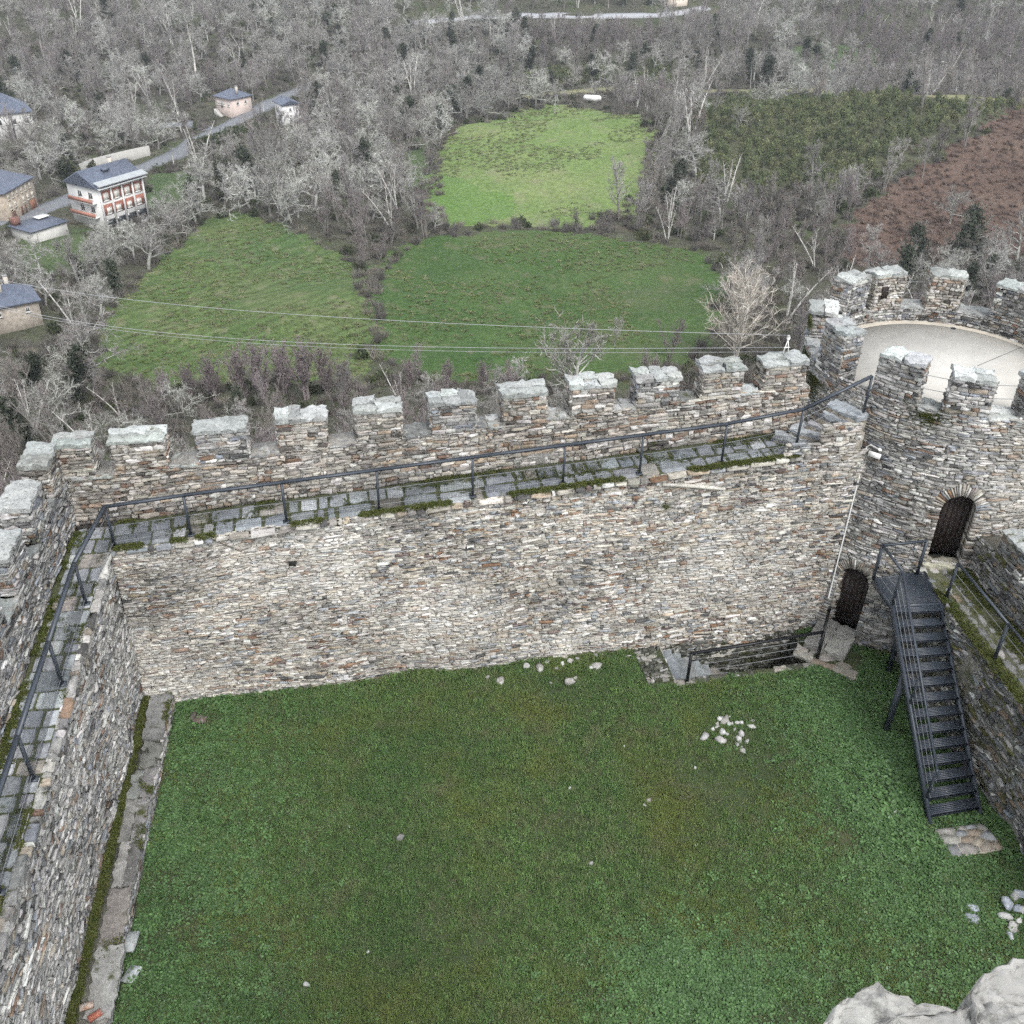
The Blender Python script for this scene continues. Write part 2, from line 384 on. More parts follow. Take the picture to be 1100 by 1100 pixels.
# parapet
a=Acc()
SILL=1.28
def pf(u,v,d): return far(u,1.2-d+.015*wav(u,v,8,2.),zw(u)+v)
backing(a,pf,-1.6,17.2,-.05,SILL,col=(.27,.25,.22))
masonry(a,pf,-1.55,17.2,0.,SILL,(.06,.125),(.12,.42),gap=.012,dep=(-.008,.05),pal=WARM,seed=31)
box8(a,[far(-1.6,1.215,4),far(17.2,1.215,4),far(17.2,1.2+PT,4),far(-1.6,1.2+PT,4),far(-1.6,1.215,zw(0)+SILL-.02),far(17.2,1.215,zw(17.2)+SILL-.02),far(17.2,1.2+PT,zw(17.2)+SILL-.02),far(-1.6,1.2+PT,zw(0)+SILL-.02)],(.3,.29,.27))
def po(u,v,d): return far(u,1.2+PT+d,v)
masonry(a,lambda u,v,d:po(-u,v,d),-17.2,1.6,-1,5.9,(.12,.2),(.3,.8),pal=GREY,seed=33)
ob('parapet',a,M_GREY,cw)
MERL=[]
for i,px in enumerate([142,234,322,406,487,564,637,707,776,842]):
    p=aty(px,480,0) ; d=ray(px,455-(px-142)*.062)
    # intersect with the plane n = 1.2
    t=((C0-EYE)@NO_+1.2)/(d@NO_); q=EYE+d*t; MERL.append((q-C0)@U)
MERL=np.array(MERL); MW=np.array([1.16,1.12,1.12,1.06,1.06,1.06,1.06,1.04,1.04,1.08])
for i,(u,w) in enumerate(zip(MERL,MW)):
    r=np.random.default_rng(100+i); hz=.82-.018*i+r.normal(0,.025)
    z0=zw(u)+SILL-.03; a=Acc()
    O=far(u-w/2,1.19,z0)
    stone_block(a,O,U*w,NO_*(PT+.02),UP*hz,WARM if i%3!=1 else GREY,200+i*7,h=(.06,.13),l=(.14,.45))
    m=ob('merlon',a,M_GREY,cw)
    a=Acc(); cap_slabs(a,O,U*w,NO_*(PT+.02),z0+hz,300+i,th=(.09,.15)); ob('capstone',a,M_CAP,m)
E_=list(zip(MERL-MW/2,MERL+MW/2))
for i in range(len(E_)-1):
    a=Acc(); u0,u1=E_[i][1]+.02,E_[i+1][0]-.02
    cap_slabs(a,far(u0,1.17,0),U*(u1-u0),NO_*(PT+.04),zw((u0+u1)/2)+SILL-.03,400+i,over=.0,th=(.05,.12),nsplit=(1,2)); ob('sill_stone',a,M_CAP,cw)
a=Acc(); u0=-.9;u1=E_[0][0]-.03
cap_slabs(a,far(u0,1.17,0),U*(u1-u0),NO_*(PT+.04),zw(0)+SILL-.05,440,over=0,nsplit=(2,2)); ob('sill_stone',a,M_CAP,cw)
# pale slanting rib left of an old lean-to roof, on the inner face
a=Acc(); P=[ff(np.array([u]),np.array([z/ZS]),np.array([.03]))[0] for u,z in ((13.05,4.86),(13.9,4.66),(14.75,4.45))]
tube(a,P,[.05,.06,.05],6,(.6,.58,.52)); ob('roof_rib',a,M_WALL,cw)
# square putlog hole: lintel over a black block painting its shade
a=Acc(); p=ff(np.array([4.0]),np.array([4.1/ZS]),np.array([.0]))[0]; cbox(a,p+NO_*-.03,.22,.06,.05,.2,(.5,.47,.42)); cbox(a,p+NO_*-.02+UP*-.12,.16,.05,.14,.2,(.03,.03,.03)); ob('putlog_shade',a,M_GREY,cw)
# ---------------------------------------------------------------- left curtain wall
lw=root('curtain_wall',lef(8.,.6,0.),'grey rubble curtain wall with the narrow wall walk, running toward the keep on the left','castle wall')
a=Acc()
def lf(u,v,d): return lef(u,-d+.03*wav(u,v,43,3.),v*zl(u)/5.)
def lfr(u,v,d): return lf(16.-u,v,d)
backing(a,lfr,0.,16.,-.3,5.,col=(.34,.32,.29),rough=.02)
masonry(a,lfr,0.,15.98,0.1,5.,(.04,.105),(.11,.42),gap=.012,dep=(-.01,.05),pal=GREY+[((.60,.59,.57),4)],seed=51,wavy=.04,palfn=white_wash(.4))
box8(a,[lef(17,.1,-4),lef(0,.1,-4),lef(0,1.5,-4),lef(17,1.5,-4),lef(17,.1,3.45),lef(0,.1,4.5),lef(0,1.5,4.5),lef(17,1.5,3.45)],(.3,.29,.27))
ob('wall_face',a,M_GREY,lw)
a=Acc()
LWK=.95
def lk(u,v,d): return lef(16.-u,v,zl(16.-u)+d)
backing(a,lk,0,16.9,0.,LWK+.1,.3,.2,(.075,.085,.04),dep=-.015,rough=.006)
masonry(a,lambda u,v,d:lk(v,LWK-.06-u,d) if False else lef(v,u,zl(v)+d),0.02,LWK-.1,-1.0,16.,(.34,.56),(.30,.56),gap=.055,dep=(0,.025),pal=SLAB,seed=52,wavy=.015,sq=.2,jit=.35)
masonry(a,lambda u,v,d:lef(16-u,v-.05,zl(16-u)+d+.005),0.05,15.9,-.1,.1,(.16,.2),(.15,.45),gap=.03,dep=(-.02,.03),pal=GREY,seed=53)
ob('wall_walk',a,M_PAVE,lw)
a=Acc()
def lp(u,v,d): return lef(16.-u,LWK-d+.015*wav(u,v,48,2.),zl(16.-u)+v)
LS=1.25
backing(a,lp,0.,17.3,-.05,LS,col=(.22,.21,.19))
masonry(a,lp,0.,17.2,0.,LS,(.05,.12),(.12,.42),gap=.016,dep=(-.005,.045),pal=GREY,seed=61)
box8(a,[lef(16,LWK+.02,4),lef(-1.3,LWK+.02,4),lef(-1.3,LWK+PT,4),lef(16,LWK+PT,4),lef(16,LWK+.02,zl(16)+LS-.02),lef(-1.3,LWK+.02,zl(0)+LS-.02),lef(-1.3,LWK+PT,zl(0)+LS-.02),lef(16,LWK+PT,zl(16)+LS-.02)],(.3,.29,.27))
masonry(a,lambda u,v,d:lef(u,LWK+PT+d,v),-1.3,16.,-1,5.9,(.12,.2),(.3,.8),pal=GREY,seed=63)
ob('parapet',a,M_GREY,lw)
# corner merlon (L-shaped) and the row towards the keep
def left_merlon(u0,u1,hz,sd,pal=GREY,out=PT):
    z0=zl(u0)+LS-.03; a=Acc(); O=lef(u1,LWK-.01,z0)
    stone_block(a,O,W*(u0-u1),WO*(out+.02),UP*hz,pal,sd,h=(.05,.12),l=(.14,.42))
    m=ob('merlon',a,M_GREY,lw); a=Acc(); cap_slabs(a,O,W*(u0-u1),WO*(out+.02),z0+hz,sd+3,th=(.1,.17),nsplit=(1,2)); ob('capstone',a,M_CAP,m)
for k,(u0,u1) in enumerate([(.22,1.25),(1.9,2.88),(3.7,4.75),(5.5,6.6),(7.3,8.4),(9.1,10.2),(10.9,12)]):
    left_merlon(u0,u1,.8+.03*(k%2),500+11*k)
for k,(u0,u1) in enumerate([(-.3,.19),(1.28,1.87),(2.91,3.67),(4.78,5.47),(6.63,7.27),(8.43,9.07),(10.23,10.87)]):
    a=Acc(); cap_slabs(a,lef(u1,LWK-.03,0),W*(u0-u1),WO*(PT+.04),zl(u0)+LS-.03,620+k,over=0,nsplit=(1,2)); ob('sill_stone',a,M_CAP,lw)
a=Acc(); z0=zl(0)+LS-.03
O=lef(-.33,LWK-.01,z0); stone_block(a,O,W*(-.95),WO*(PT+.02),UP*.85,WARM,700,h=(.05,.12)); O2=far(-.95,1.2,z0); stone_block(a,O2+U*.02,U*.75,NO_*PT,UP*.85,WARM,705,h=(.05,.12))
m=ob('merlon',a,M_GREY,lw); a=Acc(); cap_slabs(a,O,W*(-.95),WO*(PT+.02),z0+.85,710,th=(.1,.15),nsplit=(2,2)); cap_slabs(a,O2+U*.02,U*.75,NO_*PT,z0+.85,711,th=(.1,.15),nsplit=(1,1)); ob('capstone',a,M_CAP,m)
# ---------------------------------------------------------------- stone bench along the foot of the left wall
bn=root('stone_bench',lef(5,-.4,0),'low stone ledge of long slabs along the foot of the left curtain wall','stone bench')
a=Acc(); BH=.42
masonry(a,lambda u,v,d:lef(14.-u,-.7-d,v),0,13.9,-.1,BH-.06,(.05,.11),(.18,.5),pal=GREY,seed=71,dep=(0,.03))
box8(a,[lef(14,-.68,-.3),lef(.25,-.68,-.3),lef(.25,-.0,-.3),lef(14,0,-.3),lef(14,-.68,BH-.08),lef(.25,-.68,BH-.08),lef(.25,0,BH-.08),lef(14,0,BH-.08)],(.12,.12,.1))
ob('riser',a,M_GREY,bn)
u=.3;k=0
r=np.random.default_rng(5)
while u<13.8:
    L=r.uniform(.8,1.7); a=Acc(); 
    wd=r.uniform(.4,.52); n0=-.70+r.normal(0,.03); 
    if abs(u-6.6)<.7: wd=.5;n0=-.8
    cap_slabs(a,lef(u+L-.02,n0,0),W*(-(L-.02)),WO*wd,BH-.085+r.normal(0,.008),800+k,pal=[((.27,.27,.255),3),((.22,.22,.21),3),((.31,.30,.28),2),((.25,.235,.21),1)],over=0,th=(.07,.1),nsplit=(1,1)); ob('slab',a,M_PAVE,bn); u+=L;k+=1
# ---------------------------------------------------------------- round tower
TC=np.array([11.7,24.6,0]);ZT=6.6
def Rout(ph,z):
    w=.5*(1+np.cos(ph+np.pi/2)); return 3.45+.62*w+.085*np.maximum(7.-z,0)
def tow(ph,rad,z): return np.stack([TC[0]+rad*np.cos(ph),TC[1]+rad*np.sin(ph),z+0*ph],-1)
RM=4.3
def tf(u,v,d):
    ph=u/RM; return tow(ph,Rout(ph,v)+d+.02*wav(u,v,77,2.5),v)
tw=root('round_tower',TC,'round grey stone tower with a pale flat terrace and battlements, beside the metal stairs','tower')
D1=R_(-123.5);D2=R_(-97.5)   # door bearings
def arch_skip(ph0,z0,w,h):
    def f(u,v,su,sv):
        x=np.abs(u-ph0*RM)/RM*4.6; y=v-z0
        return (x-su/RM*4.6*.95<w/2)&(y>-.02)&(y<h-w/2)|((x**2+(np.maximum(y-(h-w/2),0))**2<(w/2+.05)**2)&(y>=h-w/2)) | ((x**2+(y-(h-w/2))**2<(w/2+.3)**2)&(y>h-w/2-.05))
    return f
DW,DH=.86,2.0
sk1=arch_skip(D1,.1,DW,DH+.15);sk2=arch_skip(D2,3.0,DW,DH-.02)
def hole(ph0,z0,w,h):
    def f(u,v,su,sv):
        x=np.abs(u-ph0*RM)/RM*4.6; y=v-z0
        return ((x<w/2+.04)&(y>-.04)&(y<h-w/2))|((x**2+(y-(h-w/2))**2<(w/2+.05)**2)&(y>=h-w/2))
    return f
hk1=hole(D1,.1,DW,DH+.15);hk2=hole(D2,3.0,DW,DH-.02)
a=Acc()
um0,um1=R_(-170)*RM,R_(10)*RM
backing(a,tf,um0,um1,-.3,7.02,.08,.08,col=(.31,.29,.25),rough=.012,skip=lambda *k:hk1(*k)|hk2(*k))
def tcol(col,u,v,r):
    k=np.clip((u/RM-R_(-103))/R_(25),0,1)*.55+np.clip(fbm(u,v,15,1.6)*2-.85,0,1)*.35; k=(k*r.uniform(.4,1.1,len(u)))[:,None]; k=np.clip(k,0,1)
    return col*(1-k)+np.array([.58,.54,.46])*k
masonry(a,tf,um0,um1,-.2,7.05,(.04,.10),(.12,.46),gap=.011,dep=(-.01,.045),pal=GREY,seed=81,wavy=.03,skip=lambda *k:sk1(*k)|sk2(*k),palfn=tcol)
masonry(a,tf,R_(10)*RM,R_(190)*RM,-3,7.0,(.12,.2),(.2,.7),gap=.02,pal=GREY,seed=82,wavy=.03)
backing(a,tf,R_(10)*RM,R_(190)*RM,-4,7.0,.3,.4,col=(.3,.29,.26))
ob('wall',a,M_TOWER,tw)
def tower_door(ph0,z0,w,h,rec,sd,label):
    """arched recess: radial voussoirs, jamb lining and a plank door"""
    z1=z0+h-w/2; rr=Rout(np.array(ph0),z0+1.)
    n=np.array([math.cos(ph0),math.sin(ph0),0]);s=np.array([-math.sin(ph0),math.cos(ph0),0])
    Pm=lambda x,y,dd:TC+n*(rr+dd)+s*x+UP*(z0+y)
    a=Acc(); r=np.random.default_rng(sd)
    t=np.linspace(0,np.pi,19)
    prof=[(w/2,0)]+[(w/2*math.cos(q),h-w/2+w/2*math.sin(q)) for q in t]+[(-w/2,0)]
    # lining strip
    V=[];
    for (x,y) in prof: V+= [Pm(x,y,.085*(1-y)-.03),Pm(x,y,-rec-.02)]
    n_=len(prof);F=[[2*i,2*i+2,2*i+3,2*i+1] for i in range(n_-1)]
    V2=np.array(V); a.add(V2,np.array(F),(.36,.33,.27))
    # jamb stones
    for sx in (-1,1):
        y=0.
        while y<h-w/2:
            hh=r.uniform(.07,.14); cc=pick(GREY if sd%2 else WARM,1,r)[0]; dj=r.uniform(0,.03)
            for (d0,d1) in ((.085*(1-y)-.012,-rec*.5),(-rec*.5,-rec)):
                x0=sx*(w/2-.008-dj*.15);x1=sx*(w/2+r.uniform(.1,.3))
                c8=[Pm(x0,y+.006,d0),Pm(x1,y+.006,d0),Pm(x1,y+.006,d1),Pm(x0,y+.006,d1),Pm(x0,y+hh-.006,d0-.085*hh),Pm(x1,y+hh-.006,d0-.085*hh),Pm(x1,y+hh-.006,d1),Pm(x0,y+hh-.006,d1)]
                a.add(c8,BOXF,cc)
            y+=hh
    # voussoirs, thin slates on edge
    q=.02
    while q<math.pi-.02:
        dq=r.uniform(.08,.16); cc=pick(WARM if sd%2 else LIGHT,1,r)[0]; L=r.uniform(.24,.36); pr=r.uniform(0,.03)
        a0,a1=q+.012,q+dq-.012; c8=[]
        for dd in (1,0):
            pass
        pts=[]
        for (rad,ang) in ((w/2-.012,a0),(w/2+L,a0+.02),(w/2+L,a1-.02),(w/2-.012,a1)):
            pts.append((rad*math.cos(ang),h-w/2+rad*math.sin(ang)))
        def dep_(x,y): # follow the curved, battered face
            z=z0+y; phx=math.atan2(x,rr); return (Rout(np.array(ph0+phx),z)*math.cos(phx)-rr)
        B=[Pm(x,y,-rec*.6) for x,y in pts];T_=[Pm(x,y,dep_(x,y)+.012+pr) for x,y in pts]
        a.add(B+T_,[[0,3,2,1],[4,5,6,7],[0,1,5,4],[1,2,6,5],[2,3,7,6],[3,0,4,7]],cc); q+=dq
    ob('door_surround',a,M_TOWER,tw)
    a=Acc(); V=[Pm(x,y,-rec) for x,y in prof]; Fn=list(range(len(prof)))
    nb=6
    # planks
    for k in range(nb):
        x0=-w/2+w*k/nb+.004;x1=-w/2+w*(k+1)/nb-.004
        tp=lambda x:h-w/2+math.sqrt(max((w/2)**2-x*x,0))
        c8=[Pm(x0,0,-rec-.03),Pm(x1,0,-rec-.03),Pm(x1,0,-rec+.012),Pm(x0,0,-rec+.012),Pm(x0,tp(x0),-rec-.03),Pm(x1,tp(x1),-rec-.03),Pm(x1,tp(x1),-rec+.012),Pm(x0,tp(x0),-rec+.012)]
        c8=[c8[i] for i in (0,1,2,3,4,5,6,7)]
        a.add(c8,BOXF,(.02,.015,.013))
    a.add([Pm(x,y,-rec-.02) for x,y in prof],[Fn],(.01,.01,.01))
    d=ob('door',a,M_WOOD,tw)
    if label: d['label']=label
tower_door(D1,.1,DW,DH+.15,.3,1,'dark arched plank door at lawn level')
tower_door(D2,3.0,DW,DH-.02,.42,2,'dark arched plank door at the top of the metal stairs')
# terrace
a=Acc(); ph=np.linspace(-np.pi,np.pi,97)[:-1]
Rin=lambda p:Rout(p,7.2)-.62
ring=np.c_[TC[0]+Rin(ph)*np.cos(ph),TC[1]+Rin(ph)*np.sin(ph)]
prism(a,ring,ZT-.3,ZT,(.66,.655,.62))
ob('terrace_floor',a,M_CONC,tw)
a=Acc()
n=len(ph); r1=Rin(ph)+.02; r0=Rin(ph)-.2*(.6+.4*np.sin(ph))
V=np.r_[tow(ph,r0,ZT+.004+0*ph),tow(ph,r1,ZT+.035+0*ph)]; i=np.arange(n);j=(i+1)%n
a.add(V,np.stack([i,i+n,j+n,j],-1),(.55,.48,.36)); ob('mortar_fillet',a,M_PALE,tw)
# expansion joint and floor drain
a=Acc(); p0=atz(1050,393,ZT);p1=atz(1100,372,ZT); bar(a,[*p0[:2],ZT+.002],[*p1[:2],ZT+.002],.02,.008,(.2,.2,.2)); ob('expansion_joint',a,M_GREY,tw)
a=Acc(); p=atz(1024,353,ZT); tube(a,[p+UP*-.01,p+UP*.02],[.07,.07],10,(.02,.02,.02)); ob('drain',a,M_STEEL,tw)
# parapet ring (open at the steps) and merlons
ENT=(R_(-152),R_(-133))
def ring_block(p0,p1,z0,z1,sd,pal,name,parent,mat,capseed=None,notch=False,outer=True,R0=None):
    a=Acc(); nseg=max(2,int((p1-p0)/R_(5)))
    ps=np.linspace(p0,p1,nseg+1)
    Ro=Rout(ps,7.2)-.01;Ri=Ro-.6
    V=[];
    for k in range(nseg+1):
        q=ps[k:k+1]
        V+=[tow(q,Ri[k:k+1]+.015,np.array([z0]))[0],tow(q,Ro[k:k+1]-.015,np.array([z0]))[0],tow(q,Ro[k:k+1]-.015,np.array([z1-.01]))[0],tow(q,Ri[k:k+1]+.015,np.array([z1-.01]))[0]]
    F=[]
    for k in range(nseg):
        b=4*k
        for e in range(4): F.append([b+e,b+4+e,b+4+(e+1)%4,b+(e+1)%4])
    F.append([0,1,2,3]);e=4*nseg;F.append([e+3,e+2,e+1,e])
    a.add(V,F,(.36,.34,.3))
    RR=4.
    if outer: masonry(a,lambda u,v,d:tow(u/RR,Rout(u/RR,7.2)-.01+d,v),p0*RR,p1*RR,z0,z1,(.06,.13),(.14,.42),pal=pal,seed=sd,ends=True,wavy=.008)
    masonry(a,lambda u,v,d:tow(-u/RR,Rout(-u/RR,7.2)-.61-d,v),-p1*RR,-p0*RR,z0,z1,(.06,.13),(.14,.42),pal=pal,seed=sd+1,ends=True,wavy=.008)
    for (q,sg,s2) in ((p0,1,2),(p1,-1,3)):
        if sg==1: masonry(a,lambda u,v,d:tow(q-d/RR,Rout(np.array(q),7.2)-.6+u,v) if True else 0,0,.58,z0,z1,(.06,.13),(.16,.4),pal=pal,seed=sd+s2,ends=True,wavy=.006)
        else: masonry(a,lambda u,v,d:tow(q+d/RR,Rout(np.array(q),7.2)-.02-u,v),0,.58,z0,z1,(.06,.13),(.16,.4),pal=pal,seed=sd+s2,ends=True,wavy=.006)
    o=ob(name,a,mat,parent)
    return o
def ring_caps(p0,p1,z,sd,parent,name='capstone',over=.05,th=(.08,.14),mat=None):
    a=Acc(); pm=(p0+p1)/2; Ro=float(Rout(np.array(pm),7.2)); 
    k=max(1,round((p1-p0)*Ro/.65)); 
    for q in range(k):
        s0=p0+(p1-p0)*q/k;s1=p0+(p1-p0)*(q+1)/k; m=(s0+s1)/2; Rm=float(Rout(np.array(m),7.2))
        t=np.array([-math.sin(m),math.cos(m),0]);nn=np.array([math.cos(m),math.sin(m),0]); L=(s1-s0)*(Rm-.1)
        O=TC+nn*(Rm+.03)-t*L/2; O2=TC+nn*(Rm-.63)-t*L/2
        # right handed : along -t? use A=t, B=-n  -> flip by starting at the far end
        cap_slabs(a,TC+nn*(Rm-.63)+t*L/2,-t*L,nn*.66,z,sd+q,over=over if k==1 else .0,th=th,nsplit=(1,1))
    return ob(name,a,mat or M_CAP,parent)
def deg(*x): return [R_(v) for v in x]
TM=[(-136,-120,8.05,GREY),(-111,-97,7.95,GREY),(-85,-72,7.95,GREY),(-60,-44,7.95,GREY),(-12,8,8.0,GREY),(27,48,8.0,GREY),(65,83,8.0,WARM),(98,117,8.0,WARM),(123,139,8.05,GREY),(158,173,7.75,GREY),(193,208,8.05,GREY)]
lowr=[]
# low parapet : everything but the entrance
ring_block(R_(-136),R_(208),ZT-.05,7.02,900,GREY,'parapet',tw,M_TOWER)
for k,(d0,d1,z,pal) in enumerate(TM):
    o=ring_block(R_(d0),R_(d1),7.0 if d0<190 else 5.6,z,920+9*k,pal,'merlon',tw,M_TOWER)
    ring_caps(R_(d0),R_(d1),z-.005,1003+9*k,o)
    if d0==98:   # black block on one merlon, painting the shade of a lookout slot
        aa=Acc(); m=R_(111); Rm=float(Rout(np.array(m),7.2)); nn=np.array([math.cos(m),math.sin(m),0]); cbox(aa,TC+nn*(Rm-.60)+UP*7.55,.14,.22,.34,m,(.012,.012,.012)); ob('slot_shade',aa,M_WOOD,o)
gaps=[(TM[i][1],TM[(i+1)%len(TM)][0]) for i in range(len(TM))]
for k,(g0,g1) in enumerate(gaps):
    if g1<g0: g1+=360
    if g0>200: continue
    ring_caps(R_(g0+.6),R_(g1-.6),7.0,1200+5*k,tw,'sill_stone',over=0,th=(.06,.1))
# guard wires across the crenels of the front
a=Acc()
for (d0,d1) in ((-120,-110),(-97,-85)):
    for zz in (7.45,7.8):
        a=Acc(); tube(a,[tow(np.array([R_(q)]),np.array([3.8]),np.array([zz]))[0] for q in (d0,d1)],.008,5,(.2,.2,.2)); ob('guard_wire',a,M_WIRE,tw)
for zz in (7.35,7.7):
    a=Acc(); tube(a,[tow(np.array([R_(q)]),np.array([3.2]),np.array([zz]))[0] for q in (101,83)],.008,5,(.2,.2,.2)); ob('guard_wire',a,M_WIRE,tw)
None
# ---------------------------------------------------------------- steps from the wall walk to the terrace
st=root('stone_steps',[7.8,21.6,5.6],'rough stone steps climbing from the wall walk to the tower terrace','steps')
r=np.random.default_rng(9)
for k,(px,py,z,L,Wd,yw) in enumerate([(853,470,5.72,1.0,.42,1.15),(873,463,5.9,1.05,.42,1.0),(890,457,6.1,1.0,.42,.9),(901,449,6.32,.9,.45,.8),(912,439,6.5,1.0,.5,.6)]):
    p=atz(px,py,z); a=Acc(); ca,sa=math.cos(yw),math.sin(yw); A=np.array([sa,-ca,0])*L; B=np.array([ca,sa,0])*Wd
    O=np.array([p[0],p[1],0])-A/2-B/2
    cap_slabs(a,O,A,B,z-.1,1300+k,pal=SLAB,over=0,th=(.09,.12),nsplit=(1,1)); 
    box(a,O+UP*(5.2),A*.96,B*1.3,UP*(z-.1-5.2),(.3,.27,.22)); ob('step',a,M_PAVE,st)
a=Acc(); p=atz(908,468,6.0)
# rough cheek of masonry carrying the steps over the wall head
def ck(u,v,d):
    return far(15.9+u,-.12-d,5.4+v)
masonry(a,lambda u,v,d:far(16.2+u,.02-d,5.5+v),0,1.9,0,.42,(.06,.13),(.16,.5),pal=LIGHT,seed=1320)
masonry(a,lambda u,v,d:far(17.1+u,.06-d,5.9+v),0,1.1,0,.5,(.06,.13),(.16,.5),pal=LIGHT,seed=1321)
box8(a,[far(16.2,.06,5.3),far(18.3,.06,5.3),far(18.3,1.1,5.3),far(16.2,1.1,5.3),far(16.2,.06,5.5),far(18.3,.06,6.1),far(18.3,1.1,5.9),far(16.2,1.1,5.3)],(.35,.32,.27))
ob('cheek',a,M_WALL,st)
# ---------------------------------------------------------------- right curtain wall (low, mossy)
RU=np.array([.136,-.9907,0]);RN=np.array([.9907,.136,0])
RC=np.array([10.55,19.5,0])
def rig(u,n,z): return RC+np.multiply.outer(u,RU)+np.multiply.outer(n,RN)+np.multiply.outer(z,UP)
rw=root('curtain_wall',rig(4,1,0),'dark mossy curtain wall behind the metal stairs, with a grassy walk on top','castle wall')
a=Acc(); ZR=2.9
def rf(u,v,d): return rig(u,-d+.05*wav(u,v,143,2.5),v)
backing(a,rf,-1.2,15.,-.3,ZR,col=(.13,.13,.10),rough=.025)
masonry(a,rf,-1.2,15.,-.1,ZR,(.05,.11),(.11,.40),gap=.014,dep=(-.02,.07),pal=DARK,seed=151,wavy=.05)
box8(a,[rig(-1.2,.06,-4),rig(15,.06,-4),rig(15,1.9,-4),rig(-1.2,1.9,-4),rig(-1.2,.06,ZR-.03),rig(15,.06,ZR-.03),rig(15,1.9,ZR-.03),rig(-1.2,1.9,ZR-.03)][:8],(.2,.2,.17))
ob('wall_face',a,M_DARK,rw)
a=Acc()
backing(a,lambda u,v,d:rig(u,v,ZR+d),-.9,15.,0,1.35,.2,.2,(.11,.115,.07),dep=-.01,rough=.02)
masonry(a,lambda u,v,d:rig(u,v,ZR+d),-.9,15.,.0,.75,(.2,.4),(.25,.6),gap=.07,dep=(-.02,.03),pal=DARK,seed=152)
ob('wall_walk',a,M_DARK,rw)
a=Acc(); RS=1.0
def rp(u,v,d): return rig(u,1.3-d+.03*wav(u,v,148,2.),ZR+v)
backing(a,rp,-1.3,15,-.1,RS,col=(.25,.24,.2))
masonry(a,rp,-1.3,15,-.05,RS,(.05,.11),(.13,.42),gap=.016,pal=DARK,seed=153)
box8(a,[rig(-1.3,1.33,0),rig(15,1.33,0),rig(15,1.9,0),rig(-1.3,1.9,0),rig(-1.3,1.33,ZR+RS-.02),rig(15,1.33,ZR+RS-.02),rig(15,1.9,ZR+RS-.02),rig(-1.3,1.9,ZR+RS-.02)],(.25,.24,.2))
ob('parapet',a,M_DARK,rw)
for k,(u0,u1) in enumerate([(.3,1.35),(2.25,3.4),(4.3,5.4),(6.3,7.4)]):
    a=Acc(); O=rig(u0,1.29,ZR+RS-.03); stone_block(a,O,RU*(u1-u0),-RN*-.6,UP*.75,DARK,1500+k*9,h=(.05,.11)) if False else stone_block(a,rig(u1,1.29+.6,ZR+RS-.03),-RU*(u1-u0),-RN*.6,UP*.75,DARK,1500+k*9,h=(.05,.11))
    m=ob('merlon',a,M_DARK,rw); a=Acc(); cap_slabs(a,rig(u1,1.89,0),-RU*(u1-u0),-RN*.6,ZR+RS+.715,1540+k,th=(.08,.13),nsplit=(1,2)); ob('capstone',a,M_CAP,m)
for k,(u0,u1) in enumerate([(1.38,2.22),(3.43,4.27),(5.43,6.27)]):
    a=Acc(); cap_slabs(a,rig(u1,1.89,0),-RU*(u1-u0),-RN*.6,ZR+RS-.03,1560+k,over=0,nsplit=(1,2)); ob('sill_stone',a,M_CAP,rw)
# door threshold platform
a=Acc(); n2=np.array([math.cos(D2),math.sin(D2),0]);s2=np.array([-math.sin(D2),math.cos(D2),0])
q=TC+n2*4.12
box(a,q-s2*.42+UP*2.5,n2*.55,s2*.84*1,UP*.49,(.33,.31,.25)) if False else None
for k,(d0,d1,zt) in enumerate(((-.05,.42,3.0),(.42,.72,2.82),(.72,1.25,2.66))):
    O=q+n2*(d1)-s2*.48; cap_slabs(a,O,s2*.96,-n2*(d1-d0),zt-.1,1580+k,pal=[((.36,.35,.28),1),((.3,.3,.25),1)],over=0,th=(.08,.1),nsplit=(1,2))
    box(a,O+UP*1.5+s2*.02,s2*.92,-n2*(d1-d0),UP*(zt-1.6),(.3,.28,.23))
ob('threshold',a,M_DARK,rw)
# ================================================================== METALWORK
STC=(.06,.07,.09)
def post(acc,base,top,w=.05,plate=True):
    bar(acc,np.array(base),np.array(top),w*1.15,w,STC,up=(1,0,0))
    if plate: cbox(acc,np.array(base)+UP*.012,.16,.13,.02,.2,STC)
def wires(acc,pts_lo,pts_hi,fr,rad=.006):
    for f in fr:
        P=[np.array(a)*(1-f)+np.array(b)*f for a,b in zip(pts_lo,pts_hi)]
        tube(acc,P,rad,4,(.2,.21,.22))
def netting(acc,A,B,hA,hB,cell=.06,t=.004):
    """wire netting between two posts: thin crossed wires"""
    A=np.array(A,float);B=np.array(B,float);L=np.linalg.norm(B-A);n=int(L/cell)
    dn=np.cross(B-A,UP);dn/=np.linalg.norm(dn)
    for k in range(1,n):
        p=A+(B-A)*k/n; h=hA+(hB-hA)*k/n
        bar(acc,p+UP*.05,p+UP*h,t,t,(.1,.1,.1),up=dn)
    m=int(min(hA,hB)/cell)
    for k in range(1,m): bar(acc,A+UP*hA*k/m,B+UP*hB*k/m,t,t,(.1,.1,.1))
rl=root('railing',far(6,.2,zw(6)),'long dark steel railing with netting that turns the corner along two wall walks','railing')
upx=[(107,588),(206,572),(308,557),(407,545),(507,531),(605,522),(688,512),(777,501)]
us=[]
for px,py in upx:
    z=5.; 
    for _ in range(4):
        p=atz(px,py,z); u=(p-C0)@U; z=float(zw(u))
    us.append(u)
n_=.16
FP=[far(u,n_,zw(u)+.02) for u in us]; FP[0]=far(.12,.12,zw(0)+.02)
FP.append(far(16.55,.16,5.75))
HR=1.1
lus=[]
